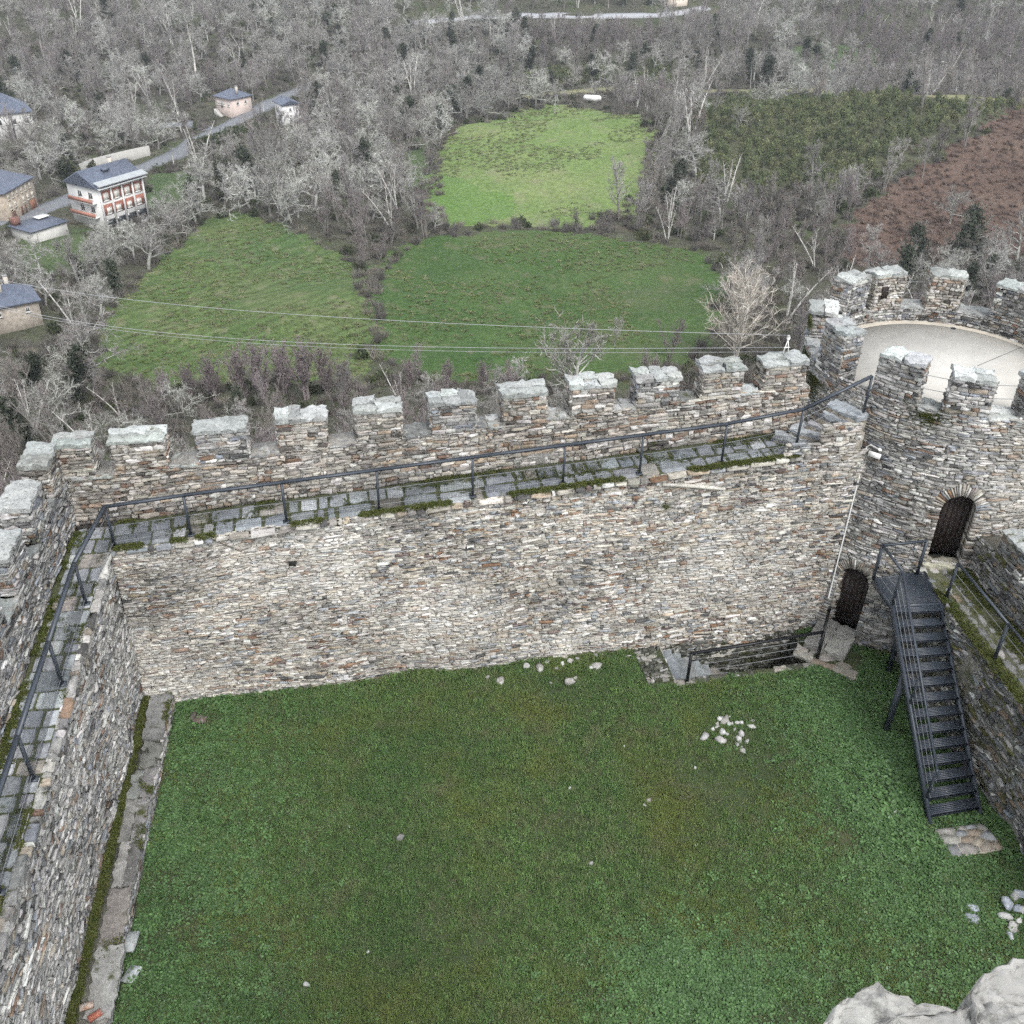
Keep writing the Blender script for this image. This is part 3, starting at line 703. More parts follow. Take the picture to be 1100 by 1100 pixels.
for px,py in [(88,650),(65,736),(38,838),(4,960)]:
    z=4.8
    for _ in range(4):
        p=atz(px,py,z); u=(p-C0)@W; z=float(zl(u))
    lus.append(u)
lus=lus+[lus[-1]+2.1,lus[-1]+4.2,lus[-1]+6.]
LP=[lef(u,.14,zl(u)+.02) for u in lus]
for p in FP+LP:
    a=Acc(); post(a,p,p+UP*HR); ob('post',a,M_STEEL,rl)
TOPP=np.array(atz(937,404,7.62)); BOTP=np.array([TOPP[0],TOPP[1],6.62])
a=Acc(); post(a,BOTP,TOPP,plate=False); ob('post',a,M_STEEL,rl)
a=Acc(); chain=LP[::-1]+FP
for p,q in zip(chain[:-1],chain[1:]): bar(a,p+UP*HR,q+UP*HR,.085,.05,STC)
bar(a,FP[-1]+UP*HR,TOPP,.085,.05,STC); ob('handrail',a,M_STEEL,rl)
a=Acc()
wires(a,chain,[p+UP*HR for p in chain],(.12,.5,.8))
wires(a,[FP[-1],BOTP],[FP[-1]+UP*HR,TOPP],(.25,.5,.75),.007)
ob('wire',a,M_WIRE,rl)
a=Acc()
for p,q in zip(chain[:-1],chain[1:]):
    netting(a,p,q,.62,.62,.055,.003)
net=ob('netting',a,M_STEEL,rl)
# ---------------------------------------------------------------- metal staircase
sr=root('metal_staircase',[10.1,16.6,0],'dark steel open-tread staircase rising from the lawn to the upper tower door','staircase')
BL=np.array([9.57,14.42,.05]);BR=np.array([10.8,14.70,.05]);TL=np.array([9.33,18.61,2.9]);TR=np.array([10.55,18.73,2.9])
BKL=np.array([9.17,19.64,2.9]);BKR=np.array([10.6,20.0,2.9])
for A_,B_ in ((BL,TL),(BR,TR)):
    a=Acc(); bar(a,A_-UP*.05,B_-UP*.05,.06,.2,STC); ob('stringer',a,M_STEEL,sr)
NT=14
for k in range(NT):
    f=(k+.6)/NT; p=BL+(TL-BL)*f;q=BR+(TR-BR)*f; a=Acc()
    d=np.array([TL[0]-BL[0],TL[1]-BL[1],0]);d/=np.linalg.norm(d); e=(q-p);e[2]=0
    L=np.linalg.norm(e);e/=L
    O=p+e*.03-d*.13; O[2]=p[2]
    for s_ in range(6): box(a,O+d*(.047*s_),e*(L-.06),d*.034,UP*-.03 if False else UP*.03,STC)
    box(a,O-UP*.02,e*(L-.06),d*.02,UP*.05,STC); box(a,O-UP*.02+d*.275,e*(L-.06),d*.02,UP*.05,STC)
    ob('tread',a,M_STEEL,sr)
# landing grating
a=Acc()
quad=[TL,TR,BKR,BKL]
for A_,B_ in zip(quad,quad[1:]+quad[:1]): bar(a,A_-UP*.06,B_-UP*.06,.05,.14,STC)
for k in range(1,34):
    f=k/34; bar(a,TL+(BKL-TL)*f,TR+(BKR-TR)*f,.014,.02,STC)
for k in range(1,30):
    f=k/30; bar(a,TL+(TR-TL)*f-UP*.004,BKL+(BKR-BKL)*f-UP*.004,.014,.02,STC)
ob('landing',a,M_STEEL,sr)
for (x,y,zt) in ((9.44,17.25,1.9),(10.1,19.3,2.8)):
    a=Acc(); bar(a,(x,y,-.05),(x,y,zt),.12,.12,STC,up=(1,0,0)); ob('support_leg',a,M_STEEL,sr)
SH=1.05
pst=[BKR+np.array([-.25,-.12,0]),BKL,TL]
for p in pst:
    a=Acc(); post(a,p,p+UP*SH,.06,False); ob('post',a,M_STEEL,sr)
a=Acc()
for p,q in zip(pst[:-1],pst[1:]): bar(a,p+UP*SH,q+UP*SH,.05,.05,STC)
E1=BL+(TL-BL)*.07; bar(a,TL+UP*SH,E1+UP*(SH-.1),.05,.05,STC); ob('handrail',a,M_STEEL,sr)
for f in (.52,.1):
    a=Acc(); p=BL+(TL-BL)*f; bar(a,p,p+UP*(SH-.06),.05,.05,STC,up=(1,0,0)); ob('post',a,M_STEEL,sr)
a=Acc(); ch=pst+[E1]
wires(a,ch,[p+UP*SH for p in ch],(.25,.5,.75),.006); ob('wire',a,M_WIRE,sr)
# ---------------------------------------------------------------- railing on the right wall walk
rr_=root('railing',rig(2,.1,ZR),'dark steel railing with thin wires on the mossy walk right of the stairs','railing')
rp_=[rig(u,.12,ZR) for u in (.62,2.85,5.0,7.2)]
for p in rp_:
    a=Acc(); post(a,p,p+UP*1.1,.055); ob('post',a,M_STEEL,rr_)
a=Acc()
for p,q in zip(rp_[:-1],rp_[1:]): bar(a,p+UP*1.1,q+UP*1.1,.06,.045,STC)
ob('handrail',a,M_STEEL,rr_)
a=Acc(); wires(a,rp_,[p+UP*1.1 for p in rp_],(.25,.5,.75),.006); ob('wire',a,M_WIRE,rr_)
# ---------------------------------------------------------------- sunken stair pit beside the far wall
PU0,PU1,PN0,PN1=13.45,17.4,-1.62,-.2
gp=lambda u,n,z:far(u,n,z)
M_BLACK=flat_mat('black_painted_steel',(.012,.013,.016),.45,.1,30,0)
pr=root('railing',gp(15.5,PN0,0),'black steel railing around the sunken stairwell at the foot of the pale wall','railing')
pts=[gp(13.75,PN0-.12,0),gp(15.6,PN0-.02,0),gp(17.52,PN0+.1,0)]
for p in pts[::2]:
    a=Acc(); post(a,p,p+UP*1.0,.07); ob('post',a,M_BLACK,pr)
gate=[gp(17.52,PN0+.1,0),gp(17.52,PN0+.1,0)+np.array([.40,.98,0])]
a=Acc(); post(a,gate[1],gate[1]+UP*1.05,.06); ob('post',a,M_BLACK,pr)
a=Acc(); bar(a,pts[0]+UP*1.0,pts[2]+UP*1.0,.075,.05,STC); bar(a,gate[0]+UP*1.0,gate[1]+UP*1.0,.05,.04,STC); bar(a,gate[0]+UP*.12,gate[1]+UP*.12,.04,.03,STC); ob('handrail',a,M_BLACK,pr)
a=Acc(); wires(a,[pts[0],pts[2]],[pts[0]+UP,pts[2]+UP],(.3,.55,.78),.008); ob('wire',a,M_WIRE,pr)
for k in range(1,12):
    a=Acc(); p=gate[0]+(gate[1]-gate[0])*k/12; bar(a,p+UP*.12,p+UP*1.0,.03,.03,STC,up=(1,0,0)); ob('baluster',a,M_BLACK,pr)
DAMP_SHADE=[((.10,.10,.085),3),((.07,.075,.06),3),((.14,.14,.125),2),((.05,.055,.03),2)]  # damp mossy stone, darkened further to paint the shade down in the pit
sw=root('sunken_stairwell',gp(15.4,-.9,-1.),'sunken stone stairwell dug along the foot of the pale wall','stairwell')
a=Acc(); ZP=-1.9
masonry(a,lambda u,v,d:gp(17.4-u,PN0+d,v),0.,17.4-PU0+.1,ZP,-.02,(.07,.14),(.15,.5),pal=DAMP_SHADE,seed=1601)   # courtyard side
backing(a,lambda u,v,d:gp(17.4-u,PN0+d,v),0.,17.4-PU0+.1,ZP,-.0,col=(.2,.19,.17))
masonry(a,lambda u,v,d:gp(PU1-d,PN0+u,v),0,1.5,ZP,-.02,(.07,.14),(.15,.5),pal=DAMP_SHADE,seed=1602)
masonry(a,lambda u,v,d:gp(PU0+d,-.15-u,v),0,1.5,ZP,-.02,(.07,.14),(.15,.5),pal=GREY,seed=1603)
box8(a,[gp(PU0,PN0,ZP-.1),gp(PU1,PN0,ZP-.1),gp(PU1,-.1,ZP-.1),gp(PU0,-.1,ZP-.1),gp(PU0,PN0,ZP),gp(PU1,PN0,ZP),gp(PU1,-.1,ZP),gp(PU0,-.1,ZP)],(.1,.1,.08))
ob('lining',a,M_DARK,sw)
for k in range(8):
    a=Acc(); u=PU0+.05+.3*k; zt=-.14-.19*k
    cap_slabs(a,gp(u,PN0+.05,0),U*.31,NO_*1.4,zt-.07,1620+k,pal=SLAB,over=0,th=(.06,.08),nsplit=(1,1)); box8(a,[gp(u,PN0+.05,ZP),gp(u+.3,PN0+.05,ZP),gp(u+.3,-.22,ZP),gp(u,-.22,ZP),gp(u,PN0+.05,zt-.08),gp(u+.3,PN0+.05,zt-.08),gp(u+.3,-.22,zt-.08),gp(u,-.22,zt-.08)],(.2,.2,.18))
    ob('step',a,M_PAVE,sw)
a=Acc(); masonry(a,lambda u,v,d:gp(PU0-.05+u,PN0-.18+v,d-.005),0,17.5-PU0,0,.2,(.16,.2),(.2,.55),pal=DAMP_SHADE+[((.28,.27,.24),5)],seed=1640,dep=(.01,.05))
masonry(a,lambda u,v,d:gp(PU0-.75+u,PN0-.0+v,d+.0),0,.72,0,1.35,(.07,.14),(.14,.36),pal=DAMP_SHADE+[((.26,.25,.23),4)],seed=1641,dep=(.0,.07)); ob('kerb',a,M_GREY,sw)
# ---------------------------------------------------------------- doorstep, flagstone pad
ds=root('doorstep',atz(905,710,.05),'worn grey stone doorstep in front of the low tower door','doorstep')
n1=np.array([math.cos(D1),math.sin(D1),0]);s1=np.array([-math.sin(D1),math.cos(D1),0]);q=TC+n1*4.62
a=Acc(); O=q+n1*1.02-s1*.62; cap_slabs(a,O,s1*1.1,-n1*1.3,.17,1650,pal=[((.40,.40,.37),1),((.36,.37,.34),1)],over=0,th=(.09,.11),nsplit=(2,2)); box(a,O+UP*-.1,s1*1.1,-n1*1.3,UP*.27,(.3,.29,.26)); ob('landing_slab',a,M_PAVE,ds)
a=Acc(); O=q+n1*1.5-s1*.75
cap_slabs(a,O,s1*1.75,-n1*.5,.0,1651,pal=[((.36,.33,.28),1),((.30,.25,.2),1),((.42,.40,.36),1)],over=0,th=(.06,.1),nsplit=(3,4)); ob('lower_step',a,M_PAVE,ds)
fp=root('flagstone_pad',atz(1040,902,.05),'small square pad of mortared crazy paving at the foot of the metal stairs','paving pad')
a=Acc(); c=[atz(*p,.06) for p in ((1005,891),(1056,884),(1080,911),(1023,921))]
prism(a,[x[:2] for x in c[::-1]],-.1,.05,(.52,.46,.36)); ob('mortar_bed',a,M_PALE,fp)
a=Acc(); r=np.random.default_rng(4)
# voronoi-like irregular flags
sd=r.uniform(.03,.97,(90,2)); sd=sd[[0]+[i for i in range(1,60) if min(np.hypot(*(sd[i]-sd[j])) for j in range(i))>.15]]
def clip(poly,nrm,cc):
    out=[]
    for i in range(len(poly)):
        p,q_=poly[i],poly[(i+1)%len(poly)];dp=p@nrm-cc;dq=q_@nrm-cc
        if dp<=0: out.append(p)
        if dp*dq<0: out.append(p+(q_-p)*dp/(dp-dq))
    return out
for i in range(len(sd)):
    poly=[np.array(v,float) for v in ((.01,.01),(.99,.01),(.99,.99),(.01,.99))]
    for j in range(len(sd)):
        if i!=j:
            dd=sd[j]-sd[i];L=np.linalg.norm(dd);dd/=L; poly=clip(poly,dd,(sd[i]+sd[j])@dd/2-.014)
            if len(poly)<3: break
    if len(poly)<3: continue
    P=[(c[3]*(1-v[0])+c[2]*v[0])*(1-v[1])+(c[0]*(1-v[0])+c[1]*v[0])*v[1] for v in poly]
    cc=pick([((.32,.31,.285),3),((.30,.25,.195),2),((.33,.29,.235),2),((.25,.26,.265),3)],1,r)[0]
    prism(a,[x[:2] for x in P],.0,.066+r.uniform(0,.012),cc)
ob('flagstones',a,M_PAVE,fp)
# ---------------------------------------------------------------- floodlight and its conduit
fl=root('floodlight',atz(935,474,5.8),'white outdoor floodlight on a bracket fed by a pale pipe, on the tower wall','floodlight')
ph=R_(-126.5)
def on_tower(phd,z,off): return tow(np.array([R_(phd)]),Rout(np.array([R_(phd)]),z)+off,np.array([z]))[0]
a=Acc(); path=[on_tower(-129.8-1.9*(z-1.1)/4.65,z,.075) for z in np.linspace(1.1,5.7,12)]; 
path+= [on_tower(-130.5,5.78,.075),on_tower(-127.5,5.74,.07)]
tube(a,path,.02,6,(.62,.6,.55)); ob('conduit',a,M_WHITE,fl)
a=Acc(); p=on_tower(-127,5.74,.07); rock(a,p,(.08,.08,.06),3,(.75,.75,.73)); ob('junction_box',a,M_WHITE,fl)
a=Acc(); nn=np.array([math.cos(R_(-127)),math.sin(R_(-127)),0]);tt=np.array([-nn[1],nn[0],0]); p=on_tower(-128,5.5,.06)
box(a,p-tt*.16+UP*-.02,tt*.3,UP*.14+nn*-.02,nn*.11+UP*.05,(.75,.75,.73)); ob('lamp_housing',a,M_WHITE,fl)
a=Acc(); box(a,p-tt*.14+UP*-.0-UP*.03,tt*.26,nn*.1+UP*.04,UP*-.008+nn*.001,(.1,.1,.1)); ob('lamp_glass',a,M_GLASS,fl)
a=Acc(); bar(a,p+tt*.05+UP*.05,p+tt*.05+UP*.05-nn*.1,.03,.03,(.05,.05,.05)); ob('bracket',a,M_STEEL,fl)
# ================================================================== COURTYARD
def gz(x,y):
    return .05*wav(x,y,301,3.2)*.5+.02*wav(x,y,302,.9)*.5+.0*x
def inpoly(x,y,P):
    P=np.asarray(P)[:,:2];c=np.zeros(np.shape(x),bool);n=len(P)
    for i in range(n):
        (x1,y1),(x2,y2)=P[i],P[(i+1)%n]
        if y1==y2: continue
        k=((y1>y)!=(y2>y))&(x<(x2-x1)*(y-y1)/(y2-y1)+x1); c^=k
    return c
a=Acc()
# grid in the far-wall frame, with grid lines on the pit borders
ug=np.unique(np.r_[np.arange(-1,PU0,.15),PU0,np.arange(PU0+.15,PU1,.15),PU1,np.arange(PU1+.15,23,.15)])
ng=np.unique(np.r_[np.arange(-17.,PN0,.15),PN0,np.arange(PN0+.15,PN1,.15),PN1,.3])
Ug,Ng=np.meshgrid(ug,ng,indexing='ij'); P=far(Ug.ravel(),Ng.ravel(),0*Ug.ravel()); P[:,2]=gz(P[:,0],P[:,1])
edge=(np.abs(Ug.ravel()-PU0)<.01)|(np.abs(Ug.ravel()-PU1)<.01)|(np.abs(Ng.ravel()-PN0)<.01)
P[:,2]=np.where(edge,np.minimum(P[:,2],.01),P[:,2])
i,j=np.meshgrid(np.arange(len(ug)-1),np.arange(len(ng)-1),indexing='ij');g=(i*len(ng)+j).ravel()
Fq=np.stack([g,g+len(ng),g+len(ng)+1,g+1],-1)
uc=((Ug[:-1,:-1]+Ug[1:,1:])/2).ravel();nc=((Ng[:-1,:-1]+Ng[1:,1:])/2).ravel()
Fq=Fq[~((uc>PU0)&(uc<PU1)&(nc>PN0)&(nc<PN1))]
a.add(P,Fq,(.06,.07,.03))
m,nt,b=newmat('lawn_soil');q=NB(nt)
base=q.ramp(q.noise(.55,5,.62),[(.3,(.04,.062,.026)),(.5,(.055,.075,.03)),(.68,(.075,.08,.038)),(.82,(.12,.105,.07))])
q.l(q.mix(q.ramp(q.noise(14,4,.7),[(.35,0.),(.7,.6)]),base,(.02,.03,.008)),b.inputs['Base Color']); b.inputs['Roughness'].default_value=1.; q.bump(b,q.noise(25,4,.7),.8,.03)
M_LAWN=m
o=ob('courtyard_ground',a,M_LAWN,smooth=True); tag(o,kind='structure')
# ---- scatter helper: one object, instances from an unlinked collection
def proto_coll(name,meshes):
    c=bpy.data.collections.new(name)
    for k,me in enumerate(meshes):
        o=bpy.data.objects.new('%s_%02d'%(name,k),me); c.objects.link(o)
    return c
def scatter(name,P,rot,scl,idx,coll,kind='stuff',label=None,cat=None):
    me=bpy.data.meshes.new(name); n=len(P); me.vertices.add(n); me.vertices.foreach_set('co',np.asarray(P,float).ravel())
    for nm,ty,v,k in (('rot','FLOAT_VECTOR',rot,'vector'),('scl','FLOAT_VECTOR',scl,'vector'),('idx','INT',idx,'value')):
        at=me.attributes.new(nm,ty,'POINT'); at.data.foreach_set(k,np.ascontiguousarray(v).ravel())
    o=bpy.data.objects.new(name,me); COL.objects.link(o)
    ng=bpy.data.node_groups.new(name,'GeometryNodeTree')
    ng.interface.new_socket('Geometry',in_out='INPUT',socket_type='NodeSocketGeometry'); ng.interface.new_socket('Geometry',in_out='OUTPUT',socket_type='NodeSocketGeometry')
    N=ng.nodes; gi=N.new('NodeGroupInput');go=N.new('NodeGroupOutput'); ci=N.new('GeometryNodeCollectionInfo'); ci.inputs['Collection'].default_value=coll
    ci.inputs['Separate Children'].default_value=True; ci.inputs['Reset Children'].default_value=True
    ip=N.new('GeometryNodeInstanceOnPoints'); ip.inputs['Pick Instance'].default_value=True
    def att(nm,t):
        x=N.new('GeometryNodeInputNamedAttribute'); x.data_type=t; x.inputs['Name'].default_value=nm; return x.outputs['Attribute']
    L=ng.links; L.new(gi.outputs[0],ip.inputs['Points']); L.new(ci.outputs[0],ip.inputs['Instance']); L.new(att('idx','INT'),ip.inputs['Instance Index'])
    L.new(att('rot','FLOAT_VECTOR'),ip.inputs['Rotation']); L.new(att('scl','FLOAT_VECTOR'),ip.inputs['Scale']); L.new(ip.outputs[0],go.inputs[0])
    o.modifiers.new('scatter','NODES').node_group=ng
    return tag(o,label,cat,kind=kind)
def blades(n,h,w,spread,seed,bend=.5,col=(.06,.1,.02)):
    r=np.random.default_rng(seed); a=Acc()
    ang=r.uniform(0,6.28,n); R0=spread*np.sqrt(r.random(n)); bx=R0*np.cos(ang);by=R0*np.sin(ang)
    d=r.uniform(0,6.28,n); hh=h*r.uniform(.5,1.1,n); ln=hh*bend*r.uniform(.3,1.4,n)
    px,py=-np.sin(d)*w/2,np.cos(d)*w/2
    V=np.stack([np.stack([bx-px,by-py,0*bx-.01],-1),np.stack([bx+px,by+py,0*bx-.01],-1),
      np.stack([bx+px*.8+np.cos(d)*ln*.4,by+py*.8+np.sin(d)*ln*.4,hh*.6],-1),np.stack([bx-px*.8+np.cos(d)*ln*.4,by-py*.8+np.sin(d)*ln*.4,hh*.6],-1),
      np.stack([bx+np.cos(d)*ln,by+np.sin(d)*ln,hh*.9],-1)],1)
    k=(np.arange(n)*5)[:,None]
    c=np.repeat(np.array(col)*np.exp(r.normal(0,.22,(n,1)))*(1+r.normal(0,.05,(n,3))),5,0)
    a.add(V.reshape(-1,3),[k+np.array([0,1,2,3]),k+np.array([3,2,4])],np.clip(c,.005,.6)); return a
def leaves(n,h,size,spread,seed,col):
    r=np.random.default_rng(seed); a=Acc()
    for k in range(n):
        an=r.uniform(0,6.28);R0=spread*math.sqrt(r.random()); c=np.array([R0*math.cos(an),R0*math.sin(an),h*r.uniform(.3,1)])
        s=size*r.uniform(.6,1.2); t=r.uniform(0,6.28); tl=r.normal(0,.35,2)
        V=[]
        for q in range(6):
            x=s*math.cos(q*math.pi/3)*(1.15 if q%3==0 else .8); y=s*math.sin(q*math.pi/3)*.75
            X=x*math.cos(t)-y*math.sin(t);Y=x*math.sin(t)+y*math.cos(t); V.append(c+[X,Y,X*tl[0]+Y*tl[1]])
        a.add(V,np.array([[0,1,2,3],[0,3,4,5]]),np.array(col)*math.exp(r.normal(0,.2)))
    return a
def leafmat(name,tint,rough=.6,big=.7):
    """plant colour: per-blade colour x slow patches in the ground (dry / lush)"""
    m,nt,b=newmat(name);q=NB(nt)
    at=q.n('ShaderNodeAttribute',attribute_name='col').outputs['Color']
    oi=q.n('ShaderNodeObjectInfo').outputs['Random']
    c=q.mix(1.,at,q.ramp(oi,[(0.,.72),(1.,1.3)]),'MULTIPLY')
    for (sc,off,lo,hi,colr,amt) in tint:
        f=q.ramp(q.noise(sc,4,.62,off=off),[(lo,0.),(hi,amt)]); c=q.mix(f,c,colr)
    q.l(c,b.inputs['Base Color']); b.inputs['Roughness'].default_value=rough; b.inputs['Specular IOR Level'].default_value=.25
    return m
TINT=[(.35,3,.48,.64,(.165,.18,.046),.65),(1.1,23,.55,.7,(.17,.16,.095),.6),(2.6,63,.56,.7,(.12,.115,.07),.5),(.3,41,.5,.7,(.05,.115,.042),.5)]
M_GRASS=leafmat('grass_blade',TINT)
M_LEAF=leafmat('clover_leaf',[(.5,41,.5,.7,(.045,.09,.035),.4)])
GP=[blades(26,.075,.008,.09,1,col=(.10,.178,.058)).mesh('turf',M_GRASS),blades(22,.055,.009,.10,2,.9,col=(.09,.158,.052)).mesh('turf',M_GRASS),blades(20,.085,.007,.08,3,.7,col=(.13,.205,.068)).mesh('turf',M_GRASS),
    blades(18,.07,.006,.09,4,1.1,col=(.165,.18,.09)).mesh('turf',M_GRASS),
    leaves(14,.06,.021,.10,5,(.064,.128,.044)).mesh('leaf',M_LEAF),leaves(10,.09,.03,.12,6,(.074,.138,.05)).mesh('leaf',M_LEAF),leaves(9,.05,.016,.08,7,(.12,.185,.10)).mesh('leaf',M_LEAF)]
gc=proto_coll('turf_clump',GP)
r=np.random.default_rng(77)
N=125000
uu=r.uniform(-.3,20.5,N);nn_=r.uniform(-13.5,-.22,N)
P=far(uu,nn_,0*uu); x,y=P[:,0],P[:,1]
bad=((uu>PU0-.75)&(uu<PU1+.15)&(nn_>PN0-.15))|inpoly(x,y,c[::-1])
le=(P-C0); lu=le@W; ln_=le@WO; bad|=(ln_>-.78)
rgt=(P-RC)@RN; bad|=(rgt>-.02)
tr=np.hypot(x-TC[0],y-TC[1]); bad|=(tr<4.75)
bad|=((x-q_x)**2+(y-q_y)**2<.8) if False else False
dsq=(P-(TC+n1*5.6)); bad|=(np.abs(dsq@s1)<.95)&(np.abs(dsq@n1)<.55)
bare=fbm(x,y,55,1.4,5); 
spot=np.zeros(len(x))
for (px,py,rad,k) in ((820,820,1.0,.75),(430,900,.35,.9),(215,772,.4,.9),(635,925,.25,.6),(870,815,.5,.5),(560,750,1.6,.25),(480,1000,1.4,.15)):
    s_=atz(px,py,0); spot=np.maximum(spot,k*np.exp(-((x-s_[0])**2+(y-s_[1])**2)/rad**2))
bad|=(r.random(N)<spot)|(r.random(N)<np.clip((bare-.54)*3.2,0,.75))
P=P[~bad];uu=uu[~bad];nn_=nn_[~bad];n=len(P); P[:,2]=gz(P[:,0],P[:,1])
x,y=P[:,0],P[:,1]
lush=np.exp(-(((P-C0)@WO)+.7)**2/2.2**2)*.6+np.exp(-((x-9.2)**2/1.9**2+(y-16.5)**2/3.5**2))*.95+np.exp(-((x-4.)**2/1.8**2+(y-10.2)**2/1.4**2))*.9+np.exp(-((x-9.)**2/2**2+(y-12)**2/2**2))*.45
lush=np.clip(lush*(.5+fbm(x,y,66,1.)),0,.92)
idx=np.where(r.random(n)<lush,r.choice([4,5,6],n,p=[.5,.3,.2]),r.choice([0,1,2,3],n,p=[.36,.32,.2,.12]))
s=r.uniform(.65,1.2,n)*(.8+.4*fbm(x,y,67,1.5)); edge_=np.clip(1-(-nn_-.22)/.55,0,1)+np.clip(1-((P-RC)@RN*-1-.02)/.6,0,1)+np.exp(-((x-9.1)**2/.8**2+(y-15.2)**2/1.2**2)); s=s*(1+.9*edge_*r.random(n)); scl=np.stack([s,s,s*r.uniform(.7,1.2,n)],-1)
scatter('grass',P,np.stack([r.normal(0,.12,n),r.normal(0,.12,n),r.uniform(0,6.28,n)],-1),scl,idx,gc,label='short weedy lawn filling the castle courtyard',cat='grass')
# daisies
k=r.permutation(n)[:900]; k=k[(r.random(900)<.12+.88*np.exp(-(((P[k]-C0)@WO)+1.)**2/3.2**2))]
dz=leaves(3,.07,.008,.03,8,(.7,.7,.66)).mesh('daisy',flat_mat('daisy_petal',(.7,.7,.66),.7,.05,5,0))
dc=proto_coll('daisy_head',[dz])
scatter('daisies',P[k],np.zeros((len(k),3)),np.ones((len(k),3))*r.uniform(.6,1.,(len(k),1)),np.zeros(len(k),int),dc,label='tiny white daisies dotted through the lawn by the left wall',cat='flowers')
# moss and weeds on the wall walks (foot of the parapets, joints, wall heads)
M_MOSS=leafmat('moss',[(2.,13,.5,.7,(.06,.075,.014),.8),(5,3,.5,.7,(.03,.05,.012),.6)])
MP=[blades(22,.045,.008,.06,11,.8,col=(.065,.085,.022)).mesh('moss',M_MOSS),leaves(12,.03,.014,.06,12,(.075,.078,.022)).mesh('moss',M_MOSS)]
mc=proto_coll('moss_tuft',MP)
Q=[]
def along(fn,u0,u1,nlo,nhi,zf,N,sd,th=.45):
    r=np.random.default_rng(sd);u=r.uniform(u0,u1,N);v=nlo+(nhi-nlo)*r.beta(1,2.,N)
    k=fbm(u,v,sd,.9)>th; u,v=u[k],v[k]; Q.append(fn(u,v,zf(u)+.012))
along(far,0.1,16.6,1.19,.8,zw,5200,1,.47)
along(far,0.1,16.6,1.0,.2,lambda u:zw(u)-.01,2600,12,.55)
along(far,0.1,16.6,.1,-.12,lambda u:zw(u)+.02,4200,2,.47)
along(lef,-.8,15.5,.94,.66,zl,4200,3,.4)
along(lef,1.,15.5,.02,.8,zl,1800,31,.52)
along(lef,.3,13.8,-.02,-.19,lambda u:0*u+.34,4200,4,.33)
along(lef,.3,13.8,-.72,-.3,lambda u:0*u+.40,1500,41,.58)
along(rig,-.5,10,1.28,.6,lambda u:0*u+ZR,3800,5,.3)
along(rig,0,10,-.05,.3,lambda u:0*u+ZR+.02,2600,6,.35)
q0=len(Q); r=np.random.default_rng(8)
for ph0,z,n_m in ((-115,7.06,500),(-104,7.1,0)):
    ph=R_(ph0)+r.normal(0,R_(3.),n_m); Q.append(tow(ph,Rout(ph,7.)-.05+r.uniform(-.1,.06,n_m),z-np.abs(r.normal(0,.12,n_m))))
ph=R_(-115.5)+r.normal(0,R_(2.6),700); zz=7.-np.abs(r.normal(0,.16,700)); Q.append(tow(ph,Rout(ph,zz)+.035,zz))
for ph0,zc,sg in ((182,6.9,.35),(196,6.6,.3),(176,7.7,.12)):
    ph=R_(ph0)+r.normal(0,R_(3.5),700); zz=zc-np.abs(r.normal(0,sg,700)); Q.append(tow(ph,Rout(ph,np.minimum(zz,7.2))+.04,zz))
p0=ff(np.array([13.2]),np.array([4.25/ZS]),np.array([.05]))[0]; Q.append(p0+r.normal(0,.06,(80,3))*[1,.4,.7])
small=len(Q)-q0; szs=np.concatenate([np.full(len(v),1. if k<q0 else .45) for k,v in enumerate(Q)])
Q=np.concatenate(Q); n=len(Q); s=r.uniform(.6,1.25,n)*szs
scatter('moss',Q,np.stack([r.normal(0,.3,n),r.normal(0,.3,n),r.uniform(0,6.28,n)],-1),np.stack([s,s,s],-1),r.integers(0,2,n),mc,label='green moss and grass along the foot of the parapets and on the wall heads',cat='moss')
# ---------------------------------------------------------------- loose stones
M_STONE=stone_mat('loose_stone',.5,0.,bumpd=.015)
r=np.random.default_rng(21)
WH=[((.44,.44,.43),3),((.36,.35,.33),2),((.27,.26,.24),2),((.53,.53,.52),2)]
def stone(px,py,size,label,group=None,pal=WH,flat=.6,sd=None,name='loose_stone',zoff=0.):
    size*=1.35 if group else 1.15
    p=atz(px,py,.03); p[2]=gz(p[0],p[1]) if zoff==0 else zoff
    a=Acc(); sd=sd or int(px*7+py); rr=np.random.default_rng(sd)
    rock(a,p+UP*size*flat*.35,(size*rr.uniform(.8,1.25),size*rr.uniform(.65,.95),size*flat),sd,pick(pal,1,rr)[0],rr.uniform(0,6.28))
    o=ob(name,a,M_STONE,loc=p); tag(o,label,'stone',group); return o
for px,py,s in ((765,788,.0),(758,792,.17),(774,796,.13),(777,796,.09),(776,785,.12),(780,772,.15),(773,772,.09),(792,775,.09),(797,774,.08),(807,778,.08),(809,771,.06),(811,778,.06),(797,787,.13),(794,793,.09),(803,795,.09),(799,806,.09),(786,776,.06),(770,780,.07),(783,777,.08),(771,776,.06),(781,787,.06),(789,782,.07),(792,799,.06),(766,782,.07),(803,772,.05),(797,801,.05),(777,770,.07),(784,768,.05)):
    if s: stone(px,py,s,'pale broken stone in the scattered heap on the lawn, before the sunken stairwell','white rubble heap on the lawn')
for px,py,s in ((565,717,.13),(580,718,.12),(588,711,.1),(604,714,.1),(613,711,.1),(620,708,.09),(597,718,.08),(640,704,.09),(641,715,.16),(634,718,.08),(537,730,.12),(523,727,.08),(646,703,.07),(629,701,.07),(692,706,.09),(675,704,.07),(592,732,.05),(606,705,.09)):
    stone(px,py,s,'pale fallen stone lying in the grass along the foot of the long pale wall','fallen stones at the wall foot',pal=WH+[((.36,.34,.31),3)])
stone(611,735,.17,'largest bright white fallen stone, set forward of the others by the wall',sd=5,flat=.9)
stone(618,729,.09,'small white stone touching the largest bright white fallen stone',sd=6)
